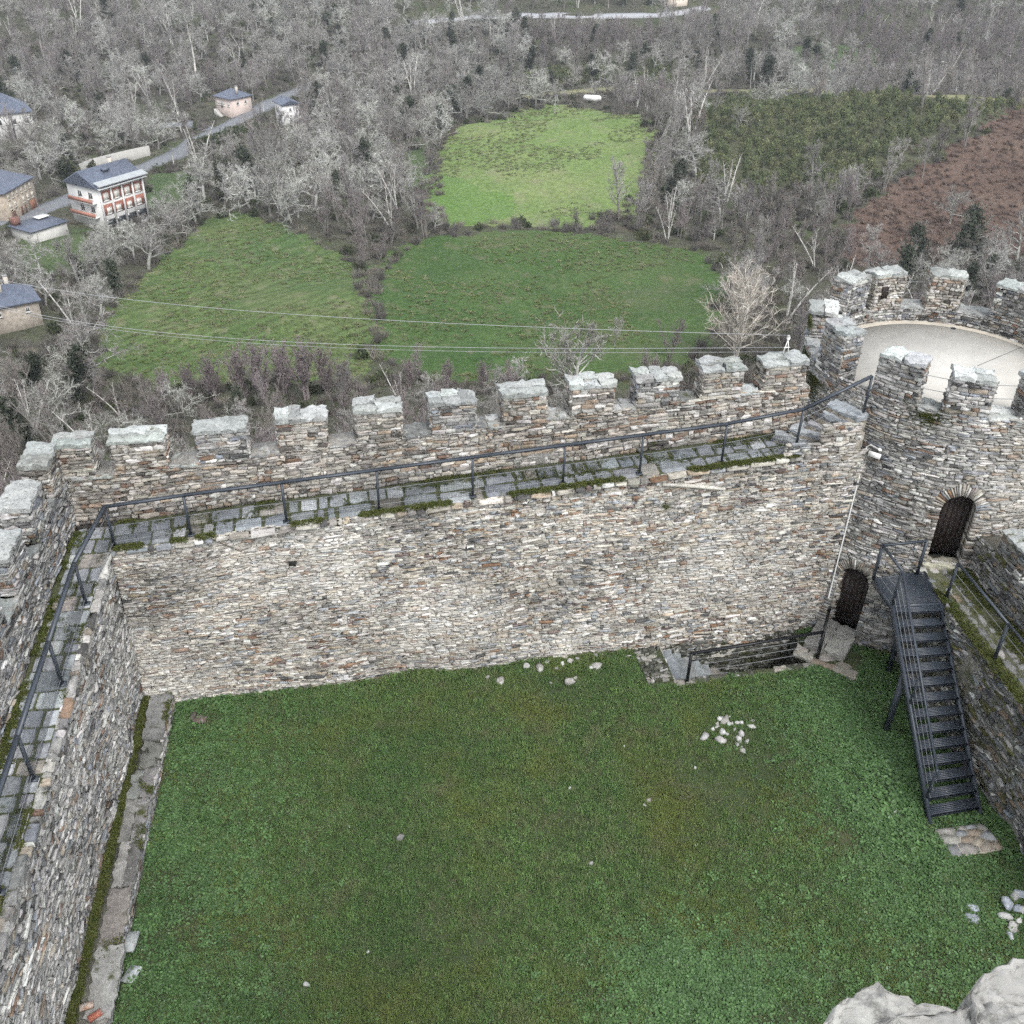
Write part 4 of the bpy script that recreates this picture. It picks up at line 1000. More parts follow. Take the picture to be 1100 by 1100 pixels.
for px,py,s,l in ((697,858,.12,'lone grey and white stone in the middle of the lawn'),(693,864,.06,None),(746,826,.05,'tiny white stone left of the scattered heap'),(635,927,.07,'small pinkish stone in the open lawn'),(670,802,.06,'small white stone on the lawn between heap and pale wall'),(375,888,.05,'small pale stone on the left half of the lawn'),(329,1057,.07,'flat pale stone near the bottom of the lawn'),(961,872,.08,'small brown and white stone in the weeds left of the stairs'),(612,847,.05,'small pale stone in the centre of the lawn'),(395,1022,.05,'tiny pale stone in the lower left lawn')):
    stone(px,py,s,l or 'small chip of white stone beside the lone stone in mid lawn')
for px,py,s in ((1083,972,.16),(1090,966,.1),(1079,984,.14),(1094,975,.12),(1099,978,.1),(1087,996,.13),(1085,1004,.11),(1095,990,.1),(1098,962,.12)):
    stone(px,py,s,'rounded grey and tan stone in the heap at the foot of the dark right wall','stone heap by the right wall',pal=[((.3,.33,.38),3),((.42,.36,.29),2),((.5,.5,.48),2)],flat=.8)
for px,py,s,l in ((1043,974,.17,'flat blue-grey stone sunk in the lawn, upper of a pair'),(1044,985,.16,'flat blue-grey stone sunk in the lawn, lower of a pair')):
    stone(px,py,s,l,pal=[((.3,.33,.36),1)],flat=.35)
stone(213,775,.22,'dark stone sunk in the grass by the corner of the two walls',pal=[((.15,.12,.10),1)],flat=.3)
stone(207,771,.14,'small dark stone beside the dark sunken one in the corner',pal=[((.13,.12,.10),1)],flat=.4)
stone(430,899,.12,'dark grey stone half hidden in a hollow of the lawn',pal=[((.2,.2,.19),1)],flat=.4)
# slates and bricks by the bench
def slate(px,py,w,l,yaw,label,col,z=.06,name='loose_slate'):
    p=atz(px,py,z); a=Acc(); r=np.random.default_rng(px)
    poly=np.array([(-.5,-.5),(.42,-.5),(.5,-.3),(.5,.45),(.35,.5),(-.5,.42)])*[w,l]+r.normal(0,.012,(6,2))
    ca,sa=math.cos(yaw),math.sin(yaw); poly=np.c_[poly[:,0]*ca-poly[:,1]*sa,poly[:,0]*sa+poly[:,1]*ca]+p[:2]
    prism(a,poly,z-.03,z+.015,col,jit=.01); o=ob(name,a,M_PAVE,loc=p); tag(o,label,'slate' if 'slate' in name else 'brick')
slate(138,1011,.36,.42,.1,'loose grey slate leaning off the bench, upper of the two',(.36,.38,.38),.2)
slate(142,1046,.24,.36,-.3,'loose grey slate in the grass, lower of the two',(.38,.41,.41),.06)
def brick(px,py,yaw,col,label,z=.47):
    p=atz(px,py,z); a=Acc(); cbox(a,p,.24,.12,.06,yaw,col); o=ob('brick',a,M_STONE,loc=p); tag(o,label,'brick')
brick(102,1091,.75,(.45,.16,.11),'bright red brick on the stone bench, at the lower edge')
brick(93,1081,.4,(.42,.27,.19),'pale orange brick fragment beside the bright red brick')
# ---------------------------------------------------------------- the keep parapet under the camera
kp=root('keep_parapet',[1.2,.2,0],'blurred white stones on top of the keep parapet, close to the viewer','parapet')
ZK=16.985
M_COPE=stone_mat('slate_coping',.3,0.,speck=.6,lc=(.52,.52,.49),bumpd=.002)
def kz(px,py): return atz(px,py,ZK)
def topslab(name,pxs,seed,th=.16,dz=0.):
    P=np.array([atz(px,py,ZK) for px,py in pxs]); 
    cen=P[:,:2].mean(0); a=Acc(); r=np.random.default_rng(seed)
    # resample outline
    out=[]
    for i in range(len(P)):
        A_,B_=P[i,:2],P[(i+1)%len(P),:2]; n=max(1,int(np.linalg.norm(B_-A_)/.008)); out+= [A_+(B_-A_)*k/n for k in range(n)]
    out=np.array(out)+r.normal(0,.002,(len(out),2)); n=len(out)
    rings=[]; fs=[1.,1.,.99,.975,.955,.93,.90,.86,.81,.75,.67,.58,.47,.34,.18]
    for k,f in enumerate(fs):
        q_=cen+(out-cen)*f; x_,y_=q_[:,0],q_[:,1]
        lay=.016*fbm(x_*1.7+y_*.6,y_,seed,.10,4)+.010*(fbm(x_,y_,seed+9,.03,3)-.5)
        zz=np.floor(lay/.004)*.004+.002*r.normal(size=n)
        if k==0: zz=zz*0-th
        elif k<4: zz=zz-.022*(1-(k-1)/3.)
        rings.append(np.c_[q_,ZK+dz+zz])
    m_=len(fs); V=np.concatenate(rings+[np.array([[*cen,ZK+dz+.015]])]); i=np.arange(n);j=(i+1)%n
    F=[np.concatenate([np.stack([k*n+i,k*n+j,(k+1)*n+j,(k+1)*n+i],-1) for k in range(m_-1)]),np.stack([(m_-1)*n+i,(m_-1)*n+j,np.full(n,m_*n)],-1)]
    a.add(V,F,(.38,.375,.355)); return ob(name,a,M_COPE,kp)
topslab('coping_stone',[(820,1230),(886,1092),(905,1075),(930,1060),(938,1058),(955,1068),(975,1073),(1005,1081),(1030,1085),(1046,1083),(1052,1230)][::-1],5)
topslab('coping_stone',[(1040,1230),(1037,1085),(1040,1064),(1062,1048),(1085,1037),(1110,1030),(1190,1020),(1300,1080),(1300,1230)][::-1],6,dz=.005)
a=Acc(); x0,y1=.36,.545
stone_block(a,[.36,-.6,12.5],[2.2,0,0],[0,1.08,0],[0,0,4.34],LIGHT,1900,faces='blr'); box(a,[.36,-.6,-.5],[2.2,0,0],[0,1.06,0],[0,0,13.],(.4,.38,.34)); ob('wall',a,M_WALL,kp)
# ================================================================== VALLEY
def sst(t): t=np.clip(t,0,1); return t*t*(3-2*t)
def hgt(x,y):
    x=np.asarray(x,float);y=np.asarray(y,float)
    d=np.maximum(np.maximum(y-(22.2+.2*x),-11.5-x),np.maximum(x-17,-6-y))
    d1=np.sqrt(np.maximum(d,0)**2+.01)
    z=-1.2-30*sst(d1/62)-13*sst((d1-35)/85)
    z=z-4*sst((y-150)/150)
    z=z+np.maximum(y-360,0)*.13+np.maximum(y-430,0)*.1
    z=z+13*np.exp(-((x-95)/55)**2-((y-262)/42)**2)+9*np.exp(-((x-165)/60)**2-((y-250)/50)**2)
    z=z+5*np.exp(-((x-15)/40)**2-((y-262)/38)**2)
    z=z+np.maximum(-x-130-.1*y,0)*.12
    z=np.where((z>-8)&(d1>150),-8+14*np.tanh((z+8)/14.)*1.,z)
    k=sst(d1/25)
    z=z+k*(.9*wav(x,y,401,70.)*.6+.35*wav(x,y,402,18.)*.5)
    return z
def hit(px,py,t0=30.,t1=900.):
    d=ray(px,py); d=d/np.hypot(d[0],d[1])
    t=np.arange(t0,t1,.5); P=EYE+np.outer(t,d); k=np.argmax(P[:,2]<hgt(P[:,0],P[:,1]))
    return P[k]
def hitp(L): return np.array([hit(*p)[:2] for p in L])
FA=hitp([(92,362),(112,335),(140,310),(180,270),(225,237),(258,224),(300,240),(350,262),(386,285),(397,330),(401,372),(396,404),(330,410),(240,412),(200,418),(150,408),(110,395)])
FB=hitp([(399,318),(396,288),(418,270),(470,253),(540,248),(640,254),(700,262),(765,276),(785,300),(770,350),(740,390),(690,402),(600,404),(520,410),(460,408),(406,375)])
FC=hitp([(464,180),(472,152),(500,134),(555,118),(600,112),(645,117),(695,126),(706,158),(697,195),(676,230),(620,246),(540,243),(488,244),(462,230),(464,205)])
FC2=hitp([(462,186),(500,196),(545,212),(556,226),(540,238),(486,246),(460,230)])
FD=hitp([(160,190),(200,183),(215,195),(200,218),(175,225),(158,222)])
FE=hitp([(20,255),(95,245),(100,285),(70,300),(10,290)])
FG=hitp([(845,55),(870,48),(940,50),(940,78),(860,82)])
FH=hitp([(430,165),(460,150),(468,185),(465,210),(440,205)])
BR=hitp([(1140,108),(1085,116),(1060,138),(1010,168),(960,195),(925,222),(905,255),(915,285),(1000,290),(1140,270)])
HE=hitp([(742,150),(745,120),(765,109),(850,104),(1000,110),(1080,112),(1085,116),(1058,135),(1010,163),(955,190),(905,212),(850,200),(800,215),(752,200)])
SC=hitp([(545,95),(580,78),(680,66),(745,72),(750,96),(690,92),(620,88),(570,98)])
RD=hitp([(-60,258),(-20,244),(30,232),(60,222),(90,207),(120,193),(150,182),(175,172),(205,158),(235,140),(262,125),(290,112),(315,100),(340,88)])
RD2=hitp([(440,25),(500,21),(560,17),(600,17),(650,19),(700,18),(735,14),(760,8)])
RD3=hitp([(225,140),(210,128),(190,130),(160,138)])
TRK=hitp([(560,106),(600,101),(650,96),(700,95),(740,100),(800,99),(860,98),(940,102),(1000,105),(1060,106),(1110,107)])
def near_line(x,y,L,w):
    m=np.full(np.shape(x),1e9)
    for (a_,b_) in zip(L[:-1],L[1:]):
        d=b_-a_; t=np.clip(((x-a_[0])*d[0]+(y-a_[1])*d[1])/(d@d),0,1); m=np.minimum(m,np.hypot(x-a_[0]-t*d[0],y-a_[1]-t*d[1]))
    return m<w
def zone(x,y):
    jx=x+1.5*wav(x,y,411,11.)*.5+.9*wav(x,y,413,3.)*.5; jy=y+1.5*wav(x,y,412,11.)*.5+.9*wav(x,y,414,3.)*.5
    z=np.zeros(np.shape(x),int)
    for k,Pq in ((2,FA),(3,FB),(4,FC),(6,BR),(7,HE),(8,SC),(9,FD),(9,FE),(9,FG),(9,FH)): z[inpoly(jx,jy,Pq)]=k
    z[inpoly(jx,jy,FC2)]=5
    return z
# terrain grid, cells growing with distance
az=np.concatenate([np.linspace(R_(-66),R_(-34),90)[:-1],np.linspace(R_(-34),R_(34),1000),np.linspace(R_(34),R_(66),90)[1:]]); rr0=np.concatenate([np.geomspace(14,60,60)[:-1],np.geomspace(60,190,240)[:-1],np.geomspace(190,420,260)[:-1],np.geomspace(420,1500,70)])
A_,D_=np.meshgrid(az,rr0,indexing='ij'); X=(D_*np.sin(A_)).ravel();Y=(D_*np.cos(A_)).ravel(); Z=hgt(X,Y)
na,nd=A_.shape; i,j=np.meshgrid(np.arange(na-1),np.arange(nd-1),indexing='ij'); g=(i*nd+j).ravel(); Fq=np.stack([g,g+1,g+nd+1,g+nd],-1)[:,::-1]
cx=X[Fq].mean(1);cy=Y[Fq].mean(1); ZN=zone(cx,cy)
inside=(cy<21.6+.2*cx)&(cx>-11.2)&(cx<16.5)
V3=np.c_[X,Y,Z]
def ground_mat(name,stops,scale=.06,fine=.9,extra=None,bump=.3,lines=None):
    m,nt,b=newmat(name);q=NB(nt)
    c=q.ramp(q.noise(scale,6,.68),stops)
    c=q.mix(1.,c,q.ramp(q.noise(fine,5,.75,off=9),[(.3,.62),(.7,1.35)]),'MULTIPLY')
    if extra:
        for sc,off,lo,hi,col,amt in extra: c=q.mix(q.ramp(q.noise(sc,4,.65,off=off),[(lo,0.),(hi,amt)]),c,col)
    if lines:
        w=q.n('ShaderNodeTexWave',wave_type='BANDS',bands_direction='X'); mp=q.n('ShaderNodeMapping'); q.l(q.pos(),mp.inputs[0]); mp.inputs['Rotation'].default_value=(0,0,lines[0]); q.l(mp.outputs[0],w.inputs['Vector'])
        w.inputs['Scale'].default_value=lines[1]; w.inputs['Distortion'].default_value=lines[2]; w.inputs['Detail'].default_value=3; w.inputs['Detail Scale'].default_value=.6
        c=q.mix(1.,c,q.ramp(w.outputs['Fac'],[(.1,lines[3]),(.6,1.08)]),'MULTIPLY')
    q.l(c,b.inputs['Base Color']); b.inputs['Roughness'].default_value=1.; b.inputs['Specular IOR Level'].default_value=.1
    q.bump(b,q.noise(1.3,5,.75),bump,.5); return m
GM={0:ground_mat('woodland_floor',[(.3,(.05,.052,.038)),(.5,(.075,.075,.055)),(.66,(.068,.088,.042))],.05,.7,[(.07,5,.6,.72,(.12,.09,.07),.6)]),
 2:ground_mat('pasture_rough',[(.3,(.06,.105,.034)),(.5,(.085,.128,.046)),(.7,(.12,.145,.062))],.05,1.1,[(.35,3,.54,.66,(.185,.175,.11),.6),(.02,8,.5,.7,(.05,.095,.04),.5)],lines=(.75,.13,9.,.88)),
 3:ground_mat('pasture_mown',[(.3,(.042,.085,.026)),(.5,(.06,.105,.034)),(.7,(.085,.12,.046))],.045,1.3,[(.3,3,.56,.68,(.14,.135,.085),.6),(.03,18,.5,.68,(.10,.112,.06),.5)]),
 4:ground_mat('meadow_pale',[(.3,(.115,.18,.055)),(.5,(.15,.21,.075)),(.7,(.18,.215,.09))],.05,.9,[(.2,3,.54,.68,(.21,.205,.13),.55)]),
 5:ground_mat('meadow_lush',[(.3,(.10,.18,.045)),(.6,(.12,.195,.06))],.08,1.2,lines=(1.0,.5,1.,.85)),
 6:ground_mat('bracken_bank',[(.3,(.09,.062,.05)),(.55,(.115,.08,.064)),(.7,(.14,.105,.082))],.08,1.1,[(.12,4,.55,.7,(.09,.062,.05),.5)]),
 7:ground_mat('heath_floor',[(.3,(.06,.07,.04)),(.6,(.085,.09,.055))],.1,.9),
 8:ground_mat('scrub_floor',[(.3,(.045,.055,.024)),(.6,(.08,.08,.04))],.1,.9),
 9:ground_mat('paddock_grass',[(.3,(.055,.09,.038)),(.6,(.08,.11,.05))],.08,1.)}
ZNAME={0:'hillside_ground',2:'sloping_field',3:'lower_field',4:'upper_field',5:'lush_field_corner',6:'bracken_slope',7:'heath_ground',8:'scrub_ground',9:'grass_land'}
for k,nm in ZNAME.items():
    f=Fq[(ZN==k)&~inside]
    if not len(f): continue
    us_,inv=np.unique(f,return_inverse=True); a=Acc(); a.add(V3[us_],inv.reshape(-1,4)); o=ob(nm,a,GM[k],smooth=True); tag(o,kind='structure')
def strip(name,L,w,col_mat,lift=.12,dens=3.):
    P=[L[0]]
    for a_,b_ in zip(L[:-1],L[1:]):
        n=max(1,int(np.hypot(*(b_-a_))/dens)); P+=[a_+(b_-a_)*k/n for k in range(1,n+1)]
    P=np.array(P); 
    for _ in range(6): P[1:-1]=(P[:-2]+2*P[1:-1]+P[2:])/4
    T=np.gradient(P,axis=0);T/=np.linalg.norm(T,axis=1)[:,None];Nn=np.c_[-T[:,1],T[:,0]]
    zz=hgt(P[:,0],P[:,1]); zz=np.convolve(np.pad(zz,3,'edge'),np.ones(7)/7,'valid')
    a=Acc(); n=len(P); offs=np.array([-w/2,-w/6,w/6,w/2])
    V=np.concatenate([np.c_[P+Nn*o_,np.maximum(zz,hgt(*(P+Nn*o_).T))+lift] for o_ in offs]); i=np.arange(n-1)
    F=np.concatenate([np.stack([k*n+i+n,k*n+i,k*n+i+1,k*n+i+n+1][::-1],-1) for k in range(3)])
    # skirt
    lo=V.copy();lo[:,2]-=.8; m=len(V); S1=np.stack([i,i+1,i+1+m,i+m],-1);b3=3*n; S2=np.stack([b3+i+1,b3+i,b3+i+m,b3+i+1+m],-1)
    a.add(np.r_[V,lo],[F,S1,S2]); o=ob(name,a,col_mat); tag(o,kind='structure'); return P,zz
M_ASPH=flat_mat('worn_asphalt',(.17,.18,.195),.85,.12,.5,.2,.02)
M_TRACK=ground_mat('track_verge',[(.3,(.17,.18,.09)),(.6,(.24,.23,.14))],.3,1.)
strip('road',RD,5.2,M_ASPH,.12); strip('far_road',RD2,4.6,flat_mat('pale_asphalt',(.36,.37,.39),.85,.08,.5,.2,.02),.2); strip('side_road',RD3,4.,M_ASPH,.1); strip('track',TRK,7.,M_TRACK,.15)
# ---------------------------------------------------------------- trees
M_BARK=attr_mat('bark',.95,.3,6,.5,.02)
def twigmat(name):
    m,nt,b=newmat(name);q=NB(nt)
    at=q.n('ShaderNodeAttribute',attribute_name='col').outputs['Color']; oi=q.n('ShaderNodeObjectInfo').outputs['Random']
    c=q.mix(1.,at,q.ramp(oi,[(0.,.62),(.5,1.),(1.,1.3)]),'MULTIPLY')
    h=q.n('ShaderNodeMath',operation='FRACT'); mm=q.math('MULTIPLY',oi,7.31); q.l(mm,h.inputs[0])
    c=q.mix(q.ramp(h.outputs[0],[(.5,0.),(.95,.5)]),c,(.20,.17,.155))
    h2=q.n('ShaderNodeMath',operation='FRACT'); q.l(q.math('MULTIPLY',oi,23.7),h2.inputs[0]); c=q.mix(q.ramp(h2.outputs[0],[(.6,0.),(.95,.4)]),c,(.235,.205,.215))
    c=q.mix(q.ramp(q.noise(.022,3,.6),[(.45,0.),(.7,.3)]),c,(.205,.18,.17))
    q.l(c,b.inputs['Base Color']); b.inputs['Roughness'].default_value=.95; b.inputs['Specular IOR Level'].default_value=.1; return m
M_TWIG=twigmat('bare_twig')
M_IVY=leafmat('ivy_leaf',[],.5)
def seg(acc,p,q,r0,r1,sides,col):
    d=q-p; L=np.linalg.norm(d); d=d/L
    ref=np.array([0,0,1.]) if abs(d[2])<.85 else np.array([1.,0,0]); A=np.cross(d,ref);A/=np.linalg.norm(A);B=np.cross(d,A)
    t=np.arange(sides)*2*np.pi/sides; R=np.cos(t)[:,None]*A+np.sin(t)[:,None]*B
    i=np.arange(sides);j=(i+1)%sides
    acc.add(np.r_[p+R*r0,q+R*r1],np.stack([i,j,j+sides,i+sides],-1),col)
def ribbons(acc,P,Q,w,col,r):
    n=len(P); d=Q-P; L=np.linalg.norm(d,axis=1)[:,None]+1e-9; s=np.cross(d/L,r.normal(size=(n,3))); s/=np.linalg.norm(s,axis=1)[:,None]+1e-9
    mid=(P+Q)/2+r.normal(0,.09,(n,3))*L; w=np.asarray(w).reshape(-1,1)
    V=np.stack([P-s*w,P+s*w,mid+s*w*.7,mid-s*w*.7,Q],1); k=(np.arange(n)*5)[:,None]
    acc.add(V.reshape(-1,3),[k+np.array([0,1,2,3]),k+np.array([3,2,4])],np.repeat(col,5,0))
def tree(seed,Ht,spread,ntr=1,rise=.5,tort=.25,n1=13,n2=7,n3=5,n4=3,r0=.2,barkc=(.17,.155,.14),lich=(.40,.41,.37),twigc=(.20,.175,.16),clear=.25,lichamt=.5,tw=.03,ivy=0,skew=0.):
    r=np.random.default_rng(seed); T=Acc();K=Acc()
    P3=[];Q3=[];W3=[];L3=[]
    def mixc(n,h):
        k=np.clip(r.beta(.8,.8,(n,1))*lichamt*1.6*h,0,1); return (np.array(twigc)*(1-k)+np.array(lich)*k)*np.exp(r.normal(0,.18,(n,1)))
    lim=[]
    for t_ in range(ntr):
        p=np.array([r.normal(0,.2*(ntr>1)),r.normal(0,.2*(ntr>1)),-.3]); d=np.array([r.normal(0,.15*(ntr>1))+skew,r.normal(0,.15*(ntr>1)),1.]);d/=np.linalg.norm(d)
        n=8;h=Ht*r.uniform(.8,1.)*(.82 if ntr==1 else .95); pts=[p]
        for k in range(n):
            d=d+r.normal(0,tort*.35,3)*[1,1,.3]; d/=np.linalg.norm(d); pts.append(pts[-1]+d*h/n)
        for k in range(n):
            ra=r0*(1-k/n)**.8+.03;rb=r0*(1-(k+1)/n)**.8+.025
            c=np.array(barkc)*(1-lichamt*.5)+np.array(lich)*lichamt*.5*r.uniform(.3,1.5); seg(T,pts[k],pts[k+1],ra,rb,6,c)
        pts=np.array(pts)
        for b in range(n1):
            f=clear+(1-clear)*((b+.5)/n1)**.9; s=f*n; k=min(int(s),n-1); o=pts[k]+(pts[k+1]-pts[k])*(s-k)
            an=b*2.4+r.normal(0,.5); L=spread*(1-.55*((f-clear)/(1-clear))**1.4)*r.uniform(.65,1.1)
            dd=np.array([math.cos(an),math.sin(an),rise+r.normal(0,.2)]);dd/=np.linalg.norm(dd); m=5;q=[o]
            for e in range(m):
                dd=dd+r.normal(0,tort,3)+np.array([0,0,.1*rise]);dd/=np.linalg.norm(dd); q.append(q[-1]+dd*L/m)
            rb=.028+.35*r0*(1-f)
            for e in range(m): seg(T if e<3 else K,q[e],q[e+1],rb*(1-e/m)+.018,rb*(1-(e+1)/m)+.014,4,(np.array(barkc)*(1-lichamt*.7)+np.array(lich)*lichamt*.7)*r.uniform(.7,1.25))
            lim.append(np.array(q))
    sp=[]
    for q in lim:
        L=np.linalg.norm(q[-1]-q[0])
        for b in range(n2):
            s=r.uniform(.18,1.)*5; k=min(int(s),4); o=q[k]+(q[k+1]-q[k])*(s-k); base=q[k+1]-q[k]; base/=np.linalg.norm(base)
            d=base*.8+r.normal(0,.55,3)+np.array([0,0,.35*rise]); d/=np.linalg.norm(d); l=L*r.uniform(.22,.45); e=o+d*l; sp.append((o,e,l))
    O=np.array([s[0] for s in sp]);E=np.array([s[1] for s in sp]); Ls=np.array([s[2] for s in sp])
    ribbons(K,O,E,np.full(len(O),tw*.9),mixc(len(O),1.),r)
    def sub(O,E,Ls,n,lo,hi,w,h,up):
        n0=len(O); i=np.repeat(np.arange(n0),n); f=r.uniform(.15,1.,len(i))[:,None]; o=O[i]+(E-O)[i]*f
        b=(E-O)[i]; b=b/(np.linalg.norm(b,axis=1)[:,None]+1e-9); d=b*.7+r.normal(0,.6,(len(i),3))+np.array([0,0,up]); d/=np.linalg.norm(d,axis=1)[:,None]; l=Ls[i]*r.uniform(lo,hi,len(i)); e=o+d*l[:,None]
        ribbons(K,o,e,np.full(len(i),w),mixc(len(i),h),r); return o,e,l
    O,E,Ls=sub(O,E,Ls,n3,.4,.75,tw*.6,.9,.25*rise)
    if n4: sub(O,E,Ls,n4,.5,.9,tw*.38,.6,.25*rise)
    if ivy:
        m=ivy; k=r.integers(0,len(lim),m); f=r.uniform(0,.6,m)
        C_=np.array([lim[a_][0]+(lim[a_][3]-lim[a_][0])*b_ for a_,b_ in zip(k,f)])+r.normal(0,.45,(m,3)); 
        s=r.uniform(.10,.22,(m,1,1)); tri=r.normal(0,1,(m,3,3)); V=C_[:,None]+tri*s
        K.add(V.reshape(-1,3),np.arange(3*m).reshape(-1,3),np.repeat(np.array([.036,.048,.028])*np.exp(r.normal(0,.35,(m,1))),3,0),1)
    return T,K
PALE=(.62,.64,.60)
KIND={
 'oak':[dict(Ht=10,spread=4.6,rise=.35,tort=.3,n1=15,n2=8,n3=6,n4=3,r0=.24,lich=PALE,twigc=(.275,.27,.25),lichamt=.72,clear=.22,tw=.04),dict(Ht=8.5,spread=4.8,rise=.45,tort=.34,n1=14,n2=8,n3=6,n4=3,r0=.22,lich=(.58,.60,.55),twigc=(.285,.28,.26),lichamt=.7,clear=.2,tw=.04)],
 'ash':[dict(Ht=12.5,spread=3.6,rise=.95,tort=.17,n1=16,n2=8,n3=6,n4=3,r0=.2,lich=(.43,.43,.405),twigc=(.285,.275,.262),lichamt=.5,clear=.25,tw=.034),dict(Ht=11,spread=3.2,rise=1.1,tort=.15,ntr=2,n1=10,n2=8,n3=6,n4=3,r0=.16,lich=(.40,.385,.37),twigc=(.28,.262,.25),lichamt=.4,clear=.2,tw=.032)],
 'alder':[dict(Ht=9,spread=2.4,rise=1.3,tort=.14,ntr=4,n1=7,n2=7,n3=6,n4=3,r0=.09,lich=(.40,.37,.37),twigc=(.235,.20,.205),lichamt=.2,clear=.15,tw=.028),dict(Ht=7.,spread=2.2,rise=1.2,tort=.16,ntr=5,n1=6,n2=7,n3=6,n4=3,r0=.07,lich=(.38,.36,.33),twigc=(.23,.21,.19),lichamt=.25,clear=.1,tw=.026)],
 'birch':[dict(Ht=11,spread=2.0,rise=1.2,tort=.15,ntr=3,n1=8,n2=6,n3=5,n4=1,r0=.15,barkc=(.62,.61,.57),lich=(.42,.40,.37),twigc=(.22,.195,.19),lichamt=.45,clear=.3,tw=.026)],
 'fan':[dict(Ht=10.5,spread=5.2,rise=.95,tort=.11,ntr=2,n1=22,n2=11,n3=4,n4=0,r0=.17,barkc=(.46,.43,.38),lich=(.58,.56,.50),twigc=(.42,.37,.32),lichamt=.55,clear=.1,tw=.036,skew=.08),dict(Ht=6.5,spread=3.9,rise=.95,tort=.18,ntr=3,n1=10,n2=11,n3=4,n4=0,r0=.17,barkc=(.46,.47,.42),lich=(.62,.64,.58),twigc=(.34,.31,.27),lichamt=.6,clear=.14,tw=.045)],
 'thick':[dict(Ht=7.5,spread=3.,rise=1.5,tort=.11,ntr=7,n1=6,n2=7,n3=5,n4=2,r0=.06,barkc=(.25,.21,.21),lich=(.36,.32,.32),twigc=(.235,.195,.20),lichamt=.25,clear=.1,tw=.04)],
 'ivyoak':[dict(Ht=10,spread=3.6,rise=.5,tort=.28,n1=14,n2=7,n3=5,n4=2,r0=.22,lich=(.34,.35,.30),twigc=(.17,.16,.14),lichamt=.45,clear=.15,tw=.036,ivy=2600)]}
MESH={};PAIR={}
far_meshes=[];FIDX={}
sd=3000
for kd,Ls_ in KIND.items():
    for v,kw in enumerate(Ls_):
        sd+=7; T,K=tree(sd,**kw)
        PAIR[kd,v]=(T.mesh('trunk',M_BARK),K.mesh('crown',[M_TWIG,M_IVY]))
        J=Acc(); J.add(np.concatenate(T.V),[f for f in T.F],np.concatenate(T.C),0)
        n0=J.n; J.V+=K.V;J.C+=K.C; J.F+=[f+n0 for f in K.F]; J.M+=[m+1 for m in K.M]; J.n+=K.n
        FIDX[kd,v]=len(far_meshes); far_meshes.append(J.mesh('far_tree',[M_BARK,M_TWIG,M_IVY]))
LABEL={'fan':('bare_tree','pale fan-shaped bare tree','pale fan-shaped trees'),'thick':('bare_thicket','purplish brown thicket of thin upright stems just below the castle wall','purplish thickets below the wall'),'oak':('bare_oak','gnarled bare oak silvered with pale lichen in the valley wood','bare lichened oaks of the valley wood'),
 'ash':('bare_ash','tall bare tree with upswept grey branches in the valley wood','tall bare trees of the valley wood'),
 'alder':('bare_alder','many-stemmed bare tree with purplish brown twigs below the castle','purplish many-stemmed trees'),
 'birch':('bare_birch','slender bare birch clump with white stems','white-stemmed birches'),
 'ivyoak':('ivy_clad_tree','bare tree with its limbs wrapped in dark ivy','ivy-clad trees')}
def put_tree(kd,v,x,y,s,yaw,label=None,group=None,lean=(0,0),zs=None,parts=True):
    nm=LABEL[kd][0]; z=float(hgt(x,y))
    o=bpy.data.objects.new(nm,PAIR[kd,v][0]); COL.objects.link(o); o.location=(x,y,z); o.rotation_euler=(lean[0],lean[1],yaw); o.scale=(s,s,(zs or s))
    c_=bpy.data.objects.new('crown',PAIR[kd,v][1]); COL.objects.link(c_); c_.parent=o
    tag(o,label or LABEL[kd][1],'tree',group if label else (group or LABEL[kd][2])); return o
def toward(L,m): L=np.asarray(L)[:,:2]; return L*(1-m/np.linalg.norm(L,axis=1)[:,None])
# houses etc. need clear ground
CLEAR=[]
# individually placed trees that stand out in the photograph
special=[('fan',0,786,390,1.4,'pale bare fan-shaped tree standing alone at the edge of the dark lower field'),('fan',1,618,427,1.6,'small lichen-covered tree rising just behind the battlements, before the lower field'),
 ('oak',1,60,470,1.1,'pale twisted lichen-covered oak just outside the corner of the walls'),('oak',1,0,430,1.1,'brown lichen-hung oak at the left edge outside the walls'),
 ('birch',0,845,345,1.15,'clump of slender white-stemmed birches left of the round tower'),('birch',0,900,330,.9,'white-stemmed clump right behind the round tower battlements'),('ash',0,1085,330,1.0,'bare tree behind the right-hand battlements of the round tower'),
 ('oak',0,725,215,1.0,'bare pale oak at the right edge of the light green meadow'),('oak',1,738,175,1.1,'bare pale oak above another beside the light green meadow'),
 ('alder',1,620,250,.7,'rounded grey bush between the two fields, left of a pair'),('alder',1,655,251,.7,'rounded grey bush between the two fields, right of a pair'),
 ('ash',1,460,185,.9,'pinkish bare tree at the left end of the light green meadow'),('ash',0,660,372,.5,'small grey tree on the dark lower field near the wall'),('oak',1,555,415,.55,'tiny lichened tree beside the one behind the battlements'),
 ('oak',0,865,215,.6,'white lichened tree standing in the green heath'),('oak',0,912,200,.6,'white lichened tree at the lower edge of the green heath'),('oak',1,965,165,.5,'small white lichened tree at the edge of heath and bracken'),('alder',0,720,385,.8,'grey bush in front of the fan-shaped tree')]
spx=[]
special+=[('thick',0,px,py,s,None) for px,py,s in ((232,432,.9),(258,428,1.0),(284,432,1.15),(306,426,1.1),(330,430,1.15),(352,426,.95),(372,432,.8),(205,432,.75),(180,436,.7),(440,418,.6),(480,420,.6),(520,422,.6),(545,424,.5),(700,412,.55),(1010,345,.8),(1060,335,.9))]
for kd,v,px,py,s,lb in special:
    p=hit(px,py); spx.append((kd,p[:2])); put_tree(kd,v,p[0],p[1],s,px*.37,lb)
